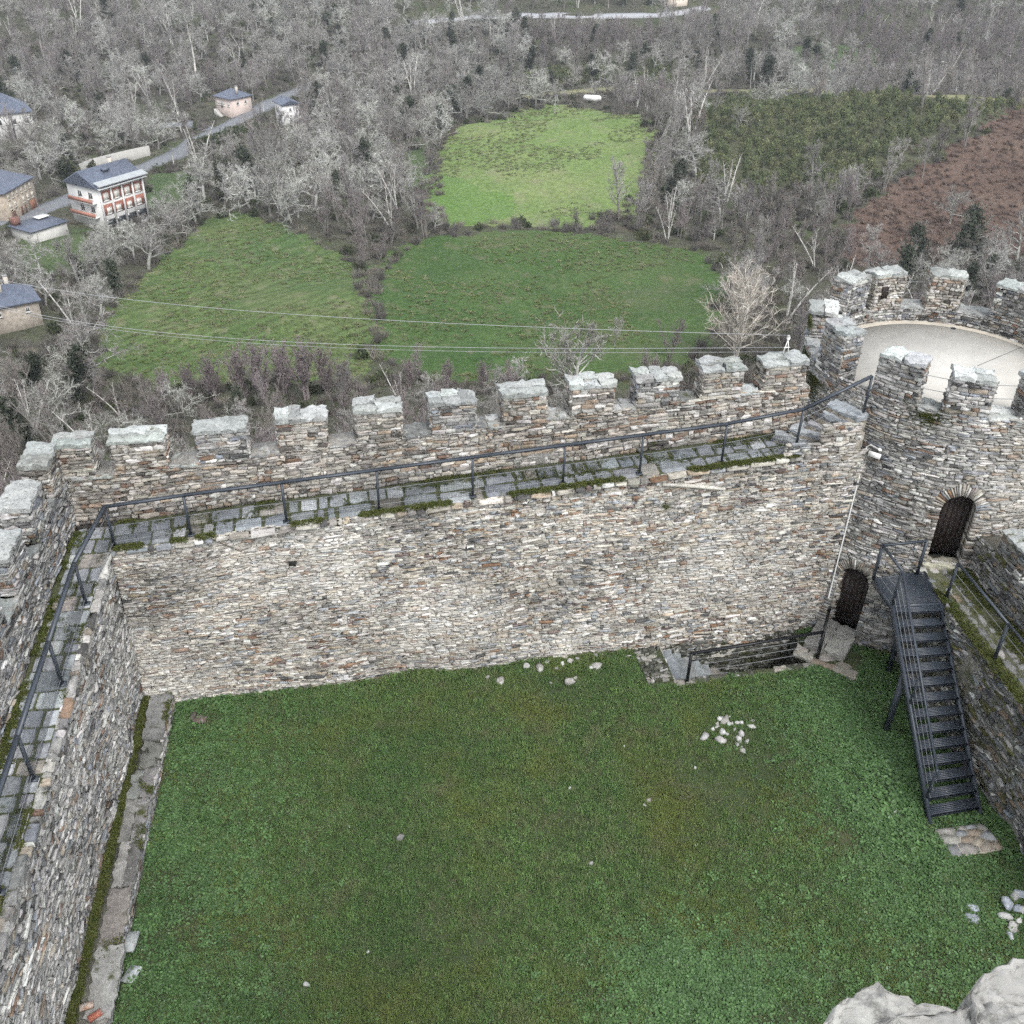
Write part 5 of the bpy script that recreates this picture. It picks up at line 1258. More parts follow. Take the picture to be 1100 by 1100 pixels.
# candidate positions
r=np.random.default_rng(515)
def cand(N,dmin,dmax,seed):
    r=np.random.default_rng(seed); an=r.uniform(R_(-40),R_(40),N); d=np.sqrt(r.uniform(dmin**2,dmax**2,N)); return d*np.sin(an),d*np.cos(an)
def thin(x,y,sp):
    """poisson thinning by grid"""
    keep=[];cell={}
    for k,(a_,b_,s) in enumerate(zip(x,y,sp)):
        g=(int(a_//6),int(b_//6)); ok=True
        for i in (-1,0,1):
            for j in (-1,0,1):
                for m in cell.get((g[0]+i,g[1]+j),()):
                    if (x[m]-a_)**2+(y[m]-b_)**2<s*s: ok=False;break
                if not ok:break
            if not ok:break
        if ok: keep.append(k); cell.setdefault(g,[]).append(k)
    return np.array(keep)
x,y=cand(26000,44,520,1)
zn=zone(x,y)
ok=(zn==0)|((zn==9)&(y>330)&(r.random(len(x))<.5))|((zn==8)&(r.random(len(x))<.06))|((zn==7)&(r.random(len(x))<.012))|((zn==6)&(r.random(len(x))<.02))
HOUSES=[hit(10,150),hit(27,232),hit(124,232),hit(245,122),hit(303,132),hit(22,352),hit(57,258)]
for hp,rad in zip(HOUSES,(17,13,14,11,8,9,9)): ok&=np.hypot(x-hp[0],y-hp[1])>rad
# keep the view to the houses and roads open (no trees on the plots in front of them)
for Pq in (hitp([(0,236),(110,250),(165,232),(165,215),(0,225)]),hitp([(225,120),(268,118),(275,150),(225,150)]),hitp([(285,125),(325,125),(325,150),(285,150)]),hitp([(0,135),(35,135),(35,165),(0,170)]),hitp([(0,345),(45,345),(50,372),(0,378)]),hitp([(40,240),(100,240),(95,275),(40,280)]),hitp([(85,165),(170,165),(180,200),(80,205)]),hitp([(200,60),(260,70),(250,95),(205,90)])): ok&=~inpoly(x,y,Pq)
ok&=~near_line(x,y,RD,5.5)&~near_line(x,y,RD2,6.5)&~near_line(x,y,TRK,4.)&~near_line(x,y,RD3,4.)
# lower ground in front of the far road stays open enough to see it
def toward_(L,m): L=np.asarray(L)[:,:2]; return L*(1-m/np.linalg.norm(L,axis=1)[:,None])
ok&=~near_line(x,y,toward(RD2,10),6.)|(r.random(len(x))<.12)
ok&=~near_line(x,y,toward(RD,11),7.)&~near_line(x,y,toward(RD,22),5.)&~near_line(x,y,toward(TRK,9),5.)&~near_line(x,y,toward(RD3,10),5.)&~near_line(x,y,toward(hitp([(213,165),(272,143)]),16),9.)&~near_line(x,y,toward(hitp([(213,165),(272,143)]),6),8.)&~near_line(x,y,toward(hitp([(626,109),(648,109)]),8),8.)&~near_line(x,y,toward(hitp([(84,190),(162,167)]),9),6.)
dd_=np.hypot(x,y); blk=np.zeros(len(x),bool)
for m_ in (5.,10.,15.):
    f_=1+m_/dd_; zz_=zone(x*f_,y*f_); blk|=(zz_>=2)&(zz_<=5)
ok&=~blk|(r.random(len(x))<.06)
for hp,lm,wd in zip(HOUSES,(14,16,20,20,24,20,14),(8,8,8,5,7,6.5,6)): ok&=~near_line(x,y,[hp[:2],toward([hp],lm)[0]],wd)
for kd_,p_ in spx:
    if kd_ in('fan','birch'): ok&=~near_line(x,y,[p_*(1+5/np.linalg.norm(p_)),toward([p_],15)[0]],6.5)
PUR=[hitp([(880,20),(1140,10),(1140,100),(1000,95),(900,85)]),hitp([(720,205),(800,222),(930,222),(930,300),(850,330),(785,275),(700,250)]),hitp([(560,30),(700,25),(700,66),(580,70)])]
pur=np.zeros(len(x),bool)
for q_ in PUR: pur|=inpoly(x,y,q_)
x,y,pur=x[ok],y[ok],pur[ok]; d=np.hypot(x,y)
sp=np.where(d<110,2.6,np.where(d<200,3.9,5.5)); sp=np.where(pur,3.,sp)
k=thin(x,y,sp); x,y,pur=x[k],y[k],pur[k]; d=np.hypot(x,y)
# lone strip between the fields stays sparse
u_=fbm(x,y,88,60.); u2=r.random(len(x))
kinds=[]
for i in range(len(x)):
    if pur[i]: p=[.04,.1,.82,.03,.01]
    elif d[i]<125: p=[.10,.14,.66,.06,.04]
    elif u_[i]<.52: p=[.66,.14,.06,.02,.12]
    elif u_[i]<.6: p=[.3,.38,.2,.04,.08]
    else: p=[.12,.42,.34,.09,.03]
    kinds.append(['oak','ash','alder','birch','ivyoak'][np.searchsorted(np.cumsum(p),u2[i])])
var=r.integers(0,2,len(x)); yaw=r.uniform(0,6.28,len(x)); ss=r.uniform(.65,1.15,len(x))*np.where(d<125,.68,np.where(d<200,1.12,1.3))*np.where(d<70,.85,1)*np.where(pur,.72,1.)*(.75+.5*fbm(x,y,123,30.))
# hold the crowns below the fields' lower edges as seen from the keep: near trees stand on the steep bank
order=np.argsort(d); near=order[:285]; rest=order[285:]
wild=np.array([k_ in('birch','ivyoak') for k_ in kinds]); var=np.where(wild,0,var)
for i in near: put_tree(kinds[i],int(var[i]),x[i],y[i],float(ss[i]),float(yaw[i]))
n=len(rest); P=np.c_[x[rest],y[rest],hgt(x[rest],y[rest])]
woods=proto_coll('wood_tree',far_meshes)
scatter('far_wood',P,np.c_[r.normal(0,.06,n),r.normal(0,.06,n),yaw[rest]],np.c_[ss[rest],ss[rest],ss[rest]*r.uniform(.9,1.15,n)],np.array([FIDX[kinds[i],int(var[i])] for i in rest]),woods,label='grey bare winter wood filling the far side of the valley',cat='wood')
print('trees',len(near),n)
# ---------------------------------------------------------------- undergrowth
M_BROWN=leafmat('dry_undergrowth',[(.05,3,.55,.72,(.16,.12,.10),.6)],.95)
M_HEATH=leafmat('heath_foliage',[(.25,3,.5,.68,(.16,.165,.08),.6),(.1,31,.55,.7,(.14,.135,.10),.5)],.8)
def fuzz(n,h,sp,seed,col,tw=.02):
    r=np.random.default_rng(seed);K=Acc(); an=r.uniform(0,6.28,n);R0=sp*np.sqrt(r.random(n)); P=np.c_[R0*np.cos(an)*.5,R0*np.sin(an)*.5,np.zeros(n)]; Q=np.c_[R0*np.cos(an),R0*np.sin(an),h*r.uniform(.5,1.1,n)]+r.normal(0,.15*h,(n,3))
    ribbons(K,P,Q,np.full(n,tw),np.array(col)*np.exp(r.normal(0,.25,(n,1))),r); return K
def puff(n,h,sp,seed,col,size=.2):
    """dense evergreen shrub: small leaf sprays through an uneven volume"""
    r=np.random.default_rng(seed);K=Acc(); u=r.normal(size=(n,3)); u/=np.linalg.norm(u,axis=1)[:,None]; lump=1+.25*np.sin(u[:,0]*4+seed)+.2*np.sin(u[:,1]*5+seed*2)
    C_=u*lump[:,None]*(r.random((n,1))**.35)*np.array([sp,sp,h*.55])+np.array([0,0,h*.5]); C_[:,2]=np.maximum(C_[:,2],.05)
    V=C_[:,None]+r.normal(0,1,(n,3,3))*np.array([size*.6,size*.6,size])*r.uniform(.6,1.3,(n,1,1))
    K.add(V.reshape(-1,3),np.arange(3*n).reshape(-1,3),np.repeat(np.array(col)*np.exp(r.normal(0,.28,(n,1))),3,0)); return K
UG=[fuzz(160,1.1,1.1,1,(.17,.155,.135)).mesh('brush',M_BROWN),fuzz(160,1.5,.9,2,(.15,.14,.128)).mesh('brush',M_BROWN),fuzz(120,.9,1.3,3,(.20,.185,.15)).mesh('brush',M_BROWN),puff(260,1.1,.9,4,(.04,.055,.022)).mesh('brush',M_HEATH)]
x,y=cand(30000,34,430,2); r3=np.random.default_rng(12); x3=r3.uniform(-95,-13.5,5200); y3=r3.uniform(-5,75,5200); x=np.r_[x,x3];y=np.r_[y,y3]; x3=r3.uniform(-40,45,2600); y3=r3.uniform(27,60,2600); k3=y3>26+.2*x3; x=np.r_[x,x3[k3]];y=np.r_[y,y3[k3]]; zn=zone(x,y); hd=near_line(x,y,hitp([(392,290),(398,330),(402,375),(400,400)]),1.7)
edge1=near_line(x,y,hitp([(400,292),(425,268),(470,247),(540,243),(640,249),(700,257),(765,270),(790,300)]),2.6)
rim=near_line(x,y,np.r_[FC,FC[:1]],2.2)&(fbm(x,y,5,9)>.35)|near_line(x,y,np.r_[FA,FA[:1]],1.6)&(fbm(x,y,6,9)>.45)
sel=((zn==0)&(fbm(x,y,99,14.)>.33)|hd|edge1|rim)&~near_line(x,y,RD,4.)&~near_line(x,y,RD2,5)&~near_line(x,y,TRK,3.)
for hp,rad in zip(HOUSES,(12,9,9,8,6,6,6)): sel&=np.hypot(x-hp[0],y-hp[1])>rad
x,y=x[sel],y[sel];n=len(x); s=r.uniform(.6,1.3,n)*np.where(np.hypot(x,y)<120,.8,1.1)
scatter('undergrowth',np.c_[x,y,hgt(x,y)-.05],np.c_[r.normal(0,.1,n),r.normal(0,.1,n),r.uniform(0,6.28,n)],np.c_[s,s,s],r.choice(4,n,p=[.36,.3,.24,.1]),proto_coll('brush_clump',UG),label='tangled brown brush and brambles under the bare trees',cat='undergrowth')
TS=[fuzz(40,.28,.5,31,(.19,.20,.11),.03).mesh('tussock',M_BROWN),fuzz(36,.22,.6,32,(.11,.15,.05),.03).mesh('tussock',M_BROWN)]
M_TUS=leafmat('field_tussock',[],.95)
for b in TS: b.materials.clear(); b.materials.append(M_TUS)
x,y=cand(90000,70,350,6); zn=zone(x,y); k=(zn>=2)&(zn<=4)&(fbm(x,y,71,13.,4)>.5); x,y=x[k],y[k]; n=len(x); s=r.uniform(.5,1.3,n)
scatter('field_tussocks',np.c_[x,y,hgt(x,y)-.03],np.c_[np.zeros(n),np.zeros(n),r.uniform(0,6.28,n)],np.c_[s,s,s],r.integers(0,2,n),proto_coll('tussock_clump',TS),label='rough tussocks of dry grass scattered over the valley fields',cat='grass')
HS=[puff(520,1.9,.85,11,(.125,.15,.07),.15).mesh('heath',M_HEATH),puff(460,1.7,.8,12,(.155,.17,.085),.14).mesh('heath',M_HEATH),puff(420,2.4,.65,13,(.105,.135,.062),.15).mesh('heath',M_HEATH)]
hc=proto_coll('heath_shrub',HS)
x,y=cand(52000,170,420,3); zn=zone(x,y); k=((zn==7)&(r.random(len(x))<.95)|(zn==8)&(fbm(x,y,5,12)>.33))&~near_line(x,y,TRK,2.8)&~near_line(x,y,toward(TRK,5),4.5)&~(near_line(x,y,np.r_[BR,BR[:1]],6.)&(r.random(len(x))<.5)); x,y=x[k],y[k]; k=thin(x,y,np.full(len(x),1.35)); x,y=x[k],y[k]; n=len(x); s=r.uniform(.7,1.3,n)
scatter('heath_scrub',np.c_[x,y,hgt(x,y)-.1],np.c_[r.normal(0,.12,n),r.normal(0,.12,n),r.uniform(0,6.28,n)],np.c_[s,s,s*r.uniform(.85,1.25,n)],r.integers(0,3,n),hc,label='dense green heath and broom covering the hillside beyond the meadow',cat='scrub')
print('heath',n)
BS=[fuzz(70,.6,.9,21,(.125,.09,.073),.03).mesh('bracken',M_BROWN),fuzz(60,.55,1.,22,(.15,.115,.092),.03).mesh('bracken',M_BROWN)]
M_BRK=leafmat('bracken_frond',[(.06,3,.5,.7,(.095,.07,.06),.5),(.3,13,.6,.75,(.17,.135,.11),.3)],.95)
for b in BS: b.materials.clear(); b.materials.append(M_BRK)
x,y=cand(60000,130,420,4); zn=zone(x,y); k=((zn==6)|(zn==7)&near_line(x,y,np.r_[BR,BR[:1]],7.)&(r.random(len(x))<.6)); x,y=x[k],y[k]; n=len(x); s=r.uniform(.5,1.05,n)
scatter('bracken',np.c_[x,y,hgt(x,y)-.05],np.c_[r.normal(.25,.15,n),r.normal(.3,.15,n),r.uniform(-.5,.5,n)],np.c_[s,s,s],r.integers(0,2,n),proto_coll('bracken_clump',BS),label='red-brown dead bracken covering the slope right of the heath',cat='bracken')
# ---------------------------------------------------------------- houses
M_PLAS=attr_mat('plaster',.9,.1,.6,.2,.02); M_HST=attr_mat('house_stone',.95,.3,1.6,.6,.06)
M_SLATE=flat_mat('roof_slate',(.105,.125,.17),.55,.25,1.5,.3,.03)
M_FRAME=attr_mat('window_frame',.6,.05,3,0)
def house(name,px,py,yawpx,L,Wd,Hh,label,wallc,roof='hip',rh=2.2,fl=(),side=(),mat=None,ov=.45,chim=((.25,.3),),extra=None,rise=0.):
    """px,py = ground point at the middle of the front; yawpx = two pixels along the front base line"""
    p=hit(px,py); a_=hit(*yawpx[0]);b_=hit(*yawpx[1]); yw=math.atan2(b_[1]-a_[1],b_[0]-a_[0])
    ex=np.array([math.cos(yw),math.sin(yw),0]);ey=np.array([-math.sin(yw),math.cos(yw),0]) # ey points away from the viewer
    O=np.array([p[0],p[1],float(hgt(p[0],p[1]))+rise]); rt=root(name,O,label,'house')
    at=lambda u,v,z:O+ex*u+ey*v+UP*z
    a=Acc(); box(a,at(-L/2,0,-2.5),ex*L,ey*Wd,UP*(Hh+2.5),wallc)
    if roof=='gable':
        for u,sg in ((-L/2,1),(L/2,-1)):
            V=[at(u,0,Hh),at(u,Wd,Hh),at(u,Wd/2,Hh+rh)]; a.add(V,[[0,2,1]] if sg>0 else [[0,1,2]],wallc)
    ob('wall',a,mat or M_PLAS,rt)
    a=Acc(); o_=ov; e=[at(-L/2-o_,-o_,Hh),at(L/2+o_,-o_,Hh),at(L/2+o_,Wd+o_,Hh),at(-L/2-o_,Wd+o_,Hh)]
    if roof=='hip':
        in_=min(Wd/2,L/2-.3); t=[at(-L/2+in_,Wd/2,Hh+rh),at(L/2-in_,Wd/2,Hh+rh)]
        F=[[0,1,5,4],[1,2,5],[2,3,4,5],[3,0,4]]
    else:
        t=[at(-L/2-o_,Wd/2,Hh+rh),at(L/2+o_,Wd/2,Hh+rh)]; F=[[0,1,5,4],[1,2,5],[2,3,4,5],[3,0,4]]
    V=e+t; lo=[v-UP*.16 for v in V]; a.add(V,F); a.add(lo,[f[::-1] for f in F]); 
    a.add(e+[v-UP*.16 for v in e],[[0,4,5,1],[1,5,6,2],[2,6,7,3],[3,7,4,0]])
    rf=ob('roof',a,M_SLATE,rt)
    for (fx,fy) in chim:
        a=Acc(); z=Hh+rh*.45; box(a,at(-L/2+L*fx-.3,Wd*fy,z),ex*.6,ey*.6,UP*(rh*.55+.9),(.6,.55,.48)); box(a,at(-L/2+L*fx-.36,Wd*fy-.06,z+rh*.55+.9),ex*.72,ey*.72,UP*.12,(.3,.3,.3)); ob('chimney',a,M_PLAS,rf)
    def opening(nm,face,u,z,w,h,fc,pc):
        if face=='f': o=at(u-w/2,-.09,z);X,Y=ex,ey
        elif face=='r': o=at(L/2+.05,u-w/2,z);X,Y=ey,-ex
        else: o=at(-L/2-.05,u+w/2,z);X,Y=-ey,ex
        a=Acc(); t_=.09
        for (u0,z0,w0,h0) in ((0,0,w,t_),(0,h-t_,w,t_),(0,t_,t_,h-2*t_),(w-t_,t_,t_,h-2*t_)): box(a,o+X*u0+UP*z0,X*w0,Y*.08,UP*h0,fc)
        if nm=='window': box(a,o+X*(w/2-.03)+UP*t_,X*.06,Y*.07,UP*(h-2*t_),fc); box(a,o-X*.12-Y*.06-UP*.1,X*(w+.24),Y*.16,UP*.1,fc)
        f=ob(nm,a,M_FRAME,rt); a=Acc(); box(a,o+X*t_+UP*t_+Y*.03,X*(w-2*t_),Y*.03,UP*(h-2*t_),pc); ob('pane' if nm=='window' else 'leaf',a,M_GLASS if nm=='window' and pc[0]<.1 else M_FRAME,f)
    for it in fl: opening(it[0],'f',*it[1:])
    for it in side: opening(it[0],it[1],*it[2:])
    if extra: extra(rt,rf,at,ex,ey)
    return rt
Wc=(.72,.71,.68);Pc=(.04,.045,.05);Sh=(.75,.73,.66);Dr=(.22,.12,.08)
win=lambda us,z,w=.95,h=1.35,fc=Wc,pc=Pc:[('window',u,z,w,h,fc,pc) for u in us]
# large brick-and-white apartment house
def apt(rt,rf,at,ex,ey):
    L,Wd=11.,9.; a=Acc()
    for z0 in (2.5,5.1): 
        for k in range(4): box(a,at(-L/2+.35+k*2.6,-.03,z0+.25),ex*2.3,ey*.1,UP*2.1,(.36,.15,.11))
    ob('brick_panel',a,M_HST,rt)
    for k in range(5):
        a=Acc(); box(a,at(-L/2+k*2.62,-.35,0),ex*.3,ey*.35,UP*8.6,(.72,.72,.70)); ob('pillar',a,M_PLAS,rt)
    a=Acc(); box(a,at(-L/2-.4,-1.0,8.0),ex*(L+.8),ey*1.0,UP*.14,(.7,.71,.7)); V=[at(-L/2-.5,-1.3,8.75),at(L/2+.5,-1.3,8.75),at(L/2+.5,.3,9.3),at(-L/2-.5,.3,9.3)]; a.add(V,[[0,1,2,3]],(.36,.385,.395)); a.add([v-UP*.1 for v in V],[[3,2,1,0]],(.6,.6,.6)); ob('canopy',a,M_PLAS,rt)
    for k in range(4):
        a=Acc(); box(a,at(-L/2+.4+k*2.62,-.03,7.95),ex*2.1,ey*.05,UP*.75,(.05,.05,.055)); ob('gallery_shade',a,M_GLASS,rt)  # solid dark panel painting the shade inside the gallery
        a=Acc(); box(a,at(-L/2+.4+k*2.62,-.03,.2),ex*2.2,ey*.05,UP*1.7,(.03,.03,.03)); ob('garage_shade',a,M_GLASS,rt)  # solid dark panel standing for the shade in an open garage bay
    for z0 in (2.5,5.2):
        a=Acc(); box(a,at(-L/2-1.1,1.0,z0-.15),ex*1.1,ey*7.,UP*.18,(.68,.67,.65)); box(a,at(-L/2-1.12,1.0,z0+.02),ex*.12,ey*7.,UP*.75,(.42,.2,.15)); ob('balcony',a,M_PLAS,rt)
    a=Acc(); box(a,at(-3.5,-1.8,-2),ex*8.5,ey*1.7,UP*2.1,(.5,.5,.49)); ob('terrace',a,M_PLAS,rt)
    a=Acc(); box(a,at(-1.4,2.4,10.1),ex*1.5,ey*.9,UP*.5,(.25,.27,.3)); box(a,at(-1.4,2.35,10.2),ex*1.3,ey*.05,UP*.3,(.6,.6,.6)); ob('skylight',a,M_SLATE,rf)
house('apartment_house',138,240,((112,241),(156,229)),11.,9.,8.2,'large white gabled house with red brick panels and a slate roof, below the road',(.70,.70,.68),'gable',2.6,
  fl=win([-4.0,-1.4,1.2,3.8],5.5,1.2,1.5,pc=Sh)+win([-3.8,-1.5,1.2,3.6],3.0,1.1,1.2,pc=Sh),side=[('window','l',2.5,5.7,1.2,1.3,Wc,Pc),('window','l',5.5,5.7,1.2,1.3,Wc,Pc),('window','l',2.5,3.0,1.2,1.3,Wc,Pc),('window','l',5.5,3.0,1.2,1.3,Wc,Pc)],chim=((.72,.52),),extra=apt)
house('stone_house',27,231,((5,239),(52,219)),11.5,8.,6.0,'long stone house with slate hip roof and two rows of shuttered windows',(.42,.36,.29),'hip',2.4,
  fl=win([-4.3,-2.6,-.9,.8,2.5,4.2],4.3,.75,1.1,(.6,.56,.48),Sh)+win([-4.3,-2.5,.9,2.6,4.4],2.4,.75,1.15,(.6,.56,.48),Sh)+[('door',-3.8,.0,1.7,1.9,(.3,.2,.15),(.12,.07,.05)),('door',-.6,.0,.9,1.9,(.3,.2,.15),(.12,.07,.05)),('door',.9,.0,.8,1.9,(.3,.2,.15),(.1,.07,.05)),('door',4.0,.0,2.3,2.,(.4,.22,.15),(.28,.13,.08))],mat=M_HST,chim=((.6,.5),))
house('grey_house',-2,152,((-25,157),(25,149)),19.,12.,6.5,'big grey-walled house with a slate roof half hidden by bare trees at the left edge',(.58,.58,.56),'hip',4.2,fl=win([-2,1.5,5.,8],3.6,1.1,1.4),chim=())
def stair_out(rt,rf,at,ex,ey):
    a=Acc()
    for k in range(8): box(a,at(-3.2+.35*k,-1.3,-.2),ex*.36,ey*1.2,UP*(2.0-.24*k),(.5,.49,.46))
    ob('outside_stair',a,M_PLAS,rt)
house('pink_house',242,125,((231,120),(252,127)),7.2,7.5,5.2,'small pinkish house with grey hip roof and outside stair, on the uphill roadside',(.62,.52,.47),'hip',2.,
  fl=win([-2.4,-1.2,.1,2.2],3.0,.7,1.1,pc=Sh)+[('door',-.8,2.1,.8,1.9,Wc,(.1,.07,.06))],side=[('window','r',2.2,3.2,.9,1.0,Wc,Pc),('window','r',5.2,3.2,.8,1.,Wc,Pc)],chim=((.85,.4),),extra=stair_out)
house('white_house',301,133,((291,130),(310,137)),6.,5.,5.6,'small white two-storey house with a slate roof, standing alone below the road',(.76,.76,.75),'gable',1.2,
  fl=win([-1.7,.2],3.8,.6,.8)+win([-1.7,1.6],1.4,.6,.7),side=[('window','r',2.4,3.6,.7,.9,Wc,Pc),('door','r',2.4,.1,.9,1.9,Wc,Pc),('window','r',2.4,2.,.6,.7,Wc,Pc)],chim=())
house('stone_cottage',22,356,((4,361),(42,353)),7.,6.5,4.2,'small stone cottage with blue slate hip roof, among trees below the road',(.36,.32,.27),'hip',2.1,
  fl=win([-2.2,1.8],2.6,.6,.8),side=[],mat=M_HST,chim=((.55,.6),(.35,.3)))
house('cream_house',728,8,((718,9),(740,7)),8.,7.,5.,'tiny cream house by the distant pale road at the top',(.7,.62,.52),'hip',2.,fl=win([-2,0,2],2.8,.8,1.1),chim=())
# flat-roofed shed
p=hit(58,256); sh_=root('stone_shed',[p[0],p[1],float(hgt(p[0],p[1]))],'low whitewashed shed with a dark flat roof, below the road','shed')
a_=hit(45,265);b_=hit(75,255); yw=math.atan2(b_[1]-a_[1],b_[0]-a_[0]); ex=np.array([math.cos(yw),math.sin(yw),0]);ey=np.array([-ex[1],ex[0],0]); O=np.array(sh_.location)
a=Acc(); box(a,O-ex*4.2-UP*2.,ex*7.6,ey*6.2,UP*4.2,(.55,.54,.51)); ob('wall',a,M_PLAS,sh_)
a=Acc(); box(a,O-ex*4.6-ey*.3+UP*2.2,ex*8.4,ey*6.9,UP*.18,(.1,.105,.115)); ob('roof',a,M_SLATE,sh_)
a=Acc(); box(a,O+ex*.8+ey*4.4+UP*2.6,ex*2.6,ey*1.9,UP*.12,(.75,.76,.76)); ob('white_sheet',a,M_WHITE,sh_)
a=Acc(); box(a,O-ex*3.9+ey*5.2+UP*2.3,ex*1.4,ey*1.2,UP*1.4,(.2,.1,.08)); ob('roof_hut',a,M_PLAS,sh_)
# long retaining wall, hedge, round bush
Lr=hitp([(84,190),(100,184),(120,178),(140,173),(162,167)]); a=Acc()
zr=[float(hgt(*p_)) for p_ in Lr]; zr=np.linspace(zr[0],zr[-1],len(zr))
T_=np.gradient(Lr,axis=0);T_/=np.linalg.norm(T_,axis=1)[:,None];Nw=np.c_[-T_[:,1],T_[:,0]]*.5
V=np.concatenate([np.c_[Lr,zr-2.5],np.c_[Lr+Nw,zr-2.5],np.c_[Lr+Nw,zr+2.3],np.c_[Lr,zr+2.3]]); n=len(Lr); F_=[]
for k in range(4):
    for i in range(n-1): F_.append([k*n+i,k*n+i+1,((k+1)%4)*n+i+1,((k+1)%4)*n+i])
a.add(V,[np.array(F_)[:,::-1],np.array([[0,n,2*n,3*n],[4*n-1,3*n-1,2*n-1,n-1]])],(.42,.41,.38))
o=ob('retaining_wall',a,M_PLAS,loc=[*Lr[0],float(hgt(*Lr[0]))]); tag(o,'long pale concrete retaining wall above the valley road','wall')
Lh=hitp([(210,163),(225,158),(245,151),(262,146),(272,141)]); K=Acc(); r=np.random.default_rng(31)
for p_,q_ in zip(Lh[:-1],Lh[1:]):
    m=1500; t=r.random((m,1)); c_=p_+(q_-p_)*t; C_=np.c_[c_+r.normal(0,.8,(m,2)),hgt(c_[:,0],c_[:,1])+r.uniform(0,2.6,m)]; V=C_[:,None]+r.normal(0,.22,(m,3,3)); K.add(V.reshape(-1,3),np.arange(3*m).reshape(-1,3),np.repeat(np.array([.04,.06,.022])*np.exp(r.normal(0,.25,(m,1))),3,0))
o=ob('hedge',K,M_HEATH,loc=[*Lh[0],float(hgt(*Lh[0]))]); tag(o,'long clipped dark green hedge along the lower side of the road','hedge')
for px,py,h_,w_,lb in ((77,196,5.,3.,'round dark evergreen bush at the end of the pale retaining wall'),(212,166,3.4,1.5,'dark evergreen bush at the lower end of the clipped hedge'),(101,187,2.6,.8,'small dark cypress in front of the pale retaining wall'),(242,215,9.,1.8,'tall dark evergreen column at the edge of the bare wood, above the sloping field'),(208,226,6.,1.4,'dark conical evergreen near the top of the sloping field')):
    p=hit(px,py); K=puff(2200,h_,w_,int(px),(.022,.034,.016),.24); sh2=root('evergreen_bush',[p[0],p[1],float(hgt(*p[:2]))],lb,'bush')
    off=np.array(sh2.location); K.V=[v+off for v in K.V]; ob('foliage',K,M_HEATH,sh2); a=Acc(); tube(a,[off-UP*.3,off+UP*h_*.6],[.15,.06],5,(.1,.08,.06)); ob('trunk',a,M_BARK,sh2)
# poles
def pole(px,py,py2,label,name='utility_pole',lamp=False,col=(.5,.48,.44),px2=None,rad=.13):
    p=hit(px,py); z=float(hgt(*p[:2])); q_=aty(px2 or px,py2,p[1]); h_=q_[2]-z
    rt=root(name,[p[0],p[1],z],label,'pole'); a=Acc(); o=np.array(rt.location); tube(a,[o-UP*.3,o+UP*h_+np.array([q_[0]-p[0] if px2 else 0,0,0])],[rad,rad*.7],6,col); ob('shaft',a,M_BARK,rt)
    a=Acc(); t_=o+UP*h_+np.array([q_[0]-p[0] if px2 else 0,0,0])
    if lamp: bar(a,t_,t_+np.array([-1.2,0,.15]),.09,.09,(.5,.5,.5)); cbox(a,t_+np.array([-1.5,0,.15]),.8,.3,.16,0,(.7,.7,.68)); ob('lamp_head',a,M_FRAME,rt)
    else: bar(a,t_-UP*.5+np.array([-.6,0,0]),t_-UP*.5+np.array([.6,0,0]),.09,.09,(.4,.4,.38)); ob('crossarm',a,M_BARK,rt)
pole(187,178,157,'short pale utility pole beside the road, nearest the brick-panelled house'); pole(209,159,142,'short pale utility pole beside the road at the lower end of the hedge'); pole(284,124,100,'pale utility pole beside the road between the pink and white houses'); pole(806,95,66,'slim white pole on the heath ridge','utility_pole',px2=808); pole(1012,99,67,'street lamp leaning on the ridge track above the bracken','street_lamp',True,px2=1017)
pole(596,122,88,'slim grey utility pole on the bank above the light green meadow',col=(.3,.29,.27))
# bare white snag above the pink house
p=hit(210,78); rt=root('dead_tree',[p[0],p[1],float(hgt(*p[:2]))],'tall dead white tree trunk standing among the bare wood above the pink house','tree'); o=np.array(rt.location); a=Acc(); h_=aty(207,28,p[1])[2]-o[2]
tube(a,[o-UP*.3,o+UP*h_*.3+[.2,0,0],o+UP*h_*.65+[.0,0,0],o+UP*h_+[-.6,0,0]],[.36,.3,.22,.1],7,(.68,.66,.6)); ob('trunk',a,M_BARK,rt); a=Acc()
for f,dx in ((.5,1.2),(.66,-1.1),(.8,.9)): tube(a,[o+UP*h_*f,o+UP*(h_*f+.8)+[dx,.2,0]],[.07,.03],4,(.6,.58,.52))
ob('limb',a,M_BARK,rt)
# white tank on the bank
p=hit(636,110); z=float(hgt(*p[:2])); rt=root('water_tank',[p[0],p[1],z],'white cylindrical tank lying on the bank above the light green meadow','tank'); o=np.array(rt.location); a=Acc(); dv=np.array([.97,-.24,0])
tube(a,[o+UP*1.1+dv*t for t in (-2.9,-2.7,-2.3,2.3,2.7,2.9)],[.4,.85,1.1,1.1,.85,.4],14,(.78,.78,.77)); ob('shell',a,M_WHITE,rt,smooth=True); a=Acc()
for t in (-1.2,1.2): cbox(a,o+dv*t+UP*.15,.4,1.4,.7,-.24,(.4,.4,.4))
ob('cradle',a,M_PLAS,rt); a=Acc(); tube(a,[o+UP*2.0,o+UP*2.2],[.25,.25],10,(.6,.6,.6)); ob('hatch',a,M_WHITE,rt)
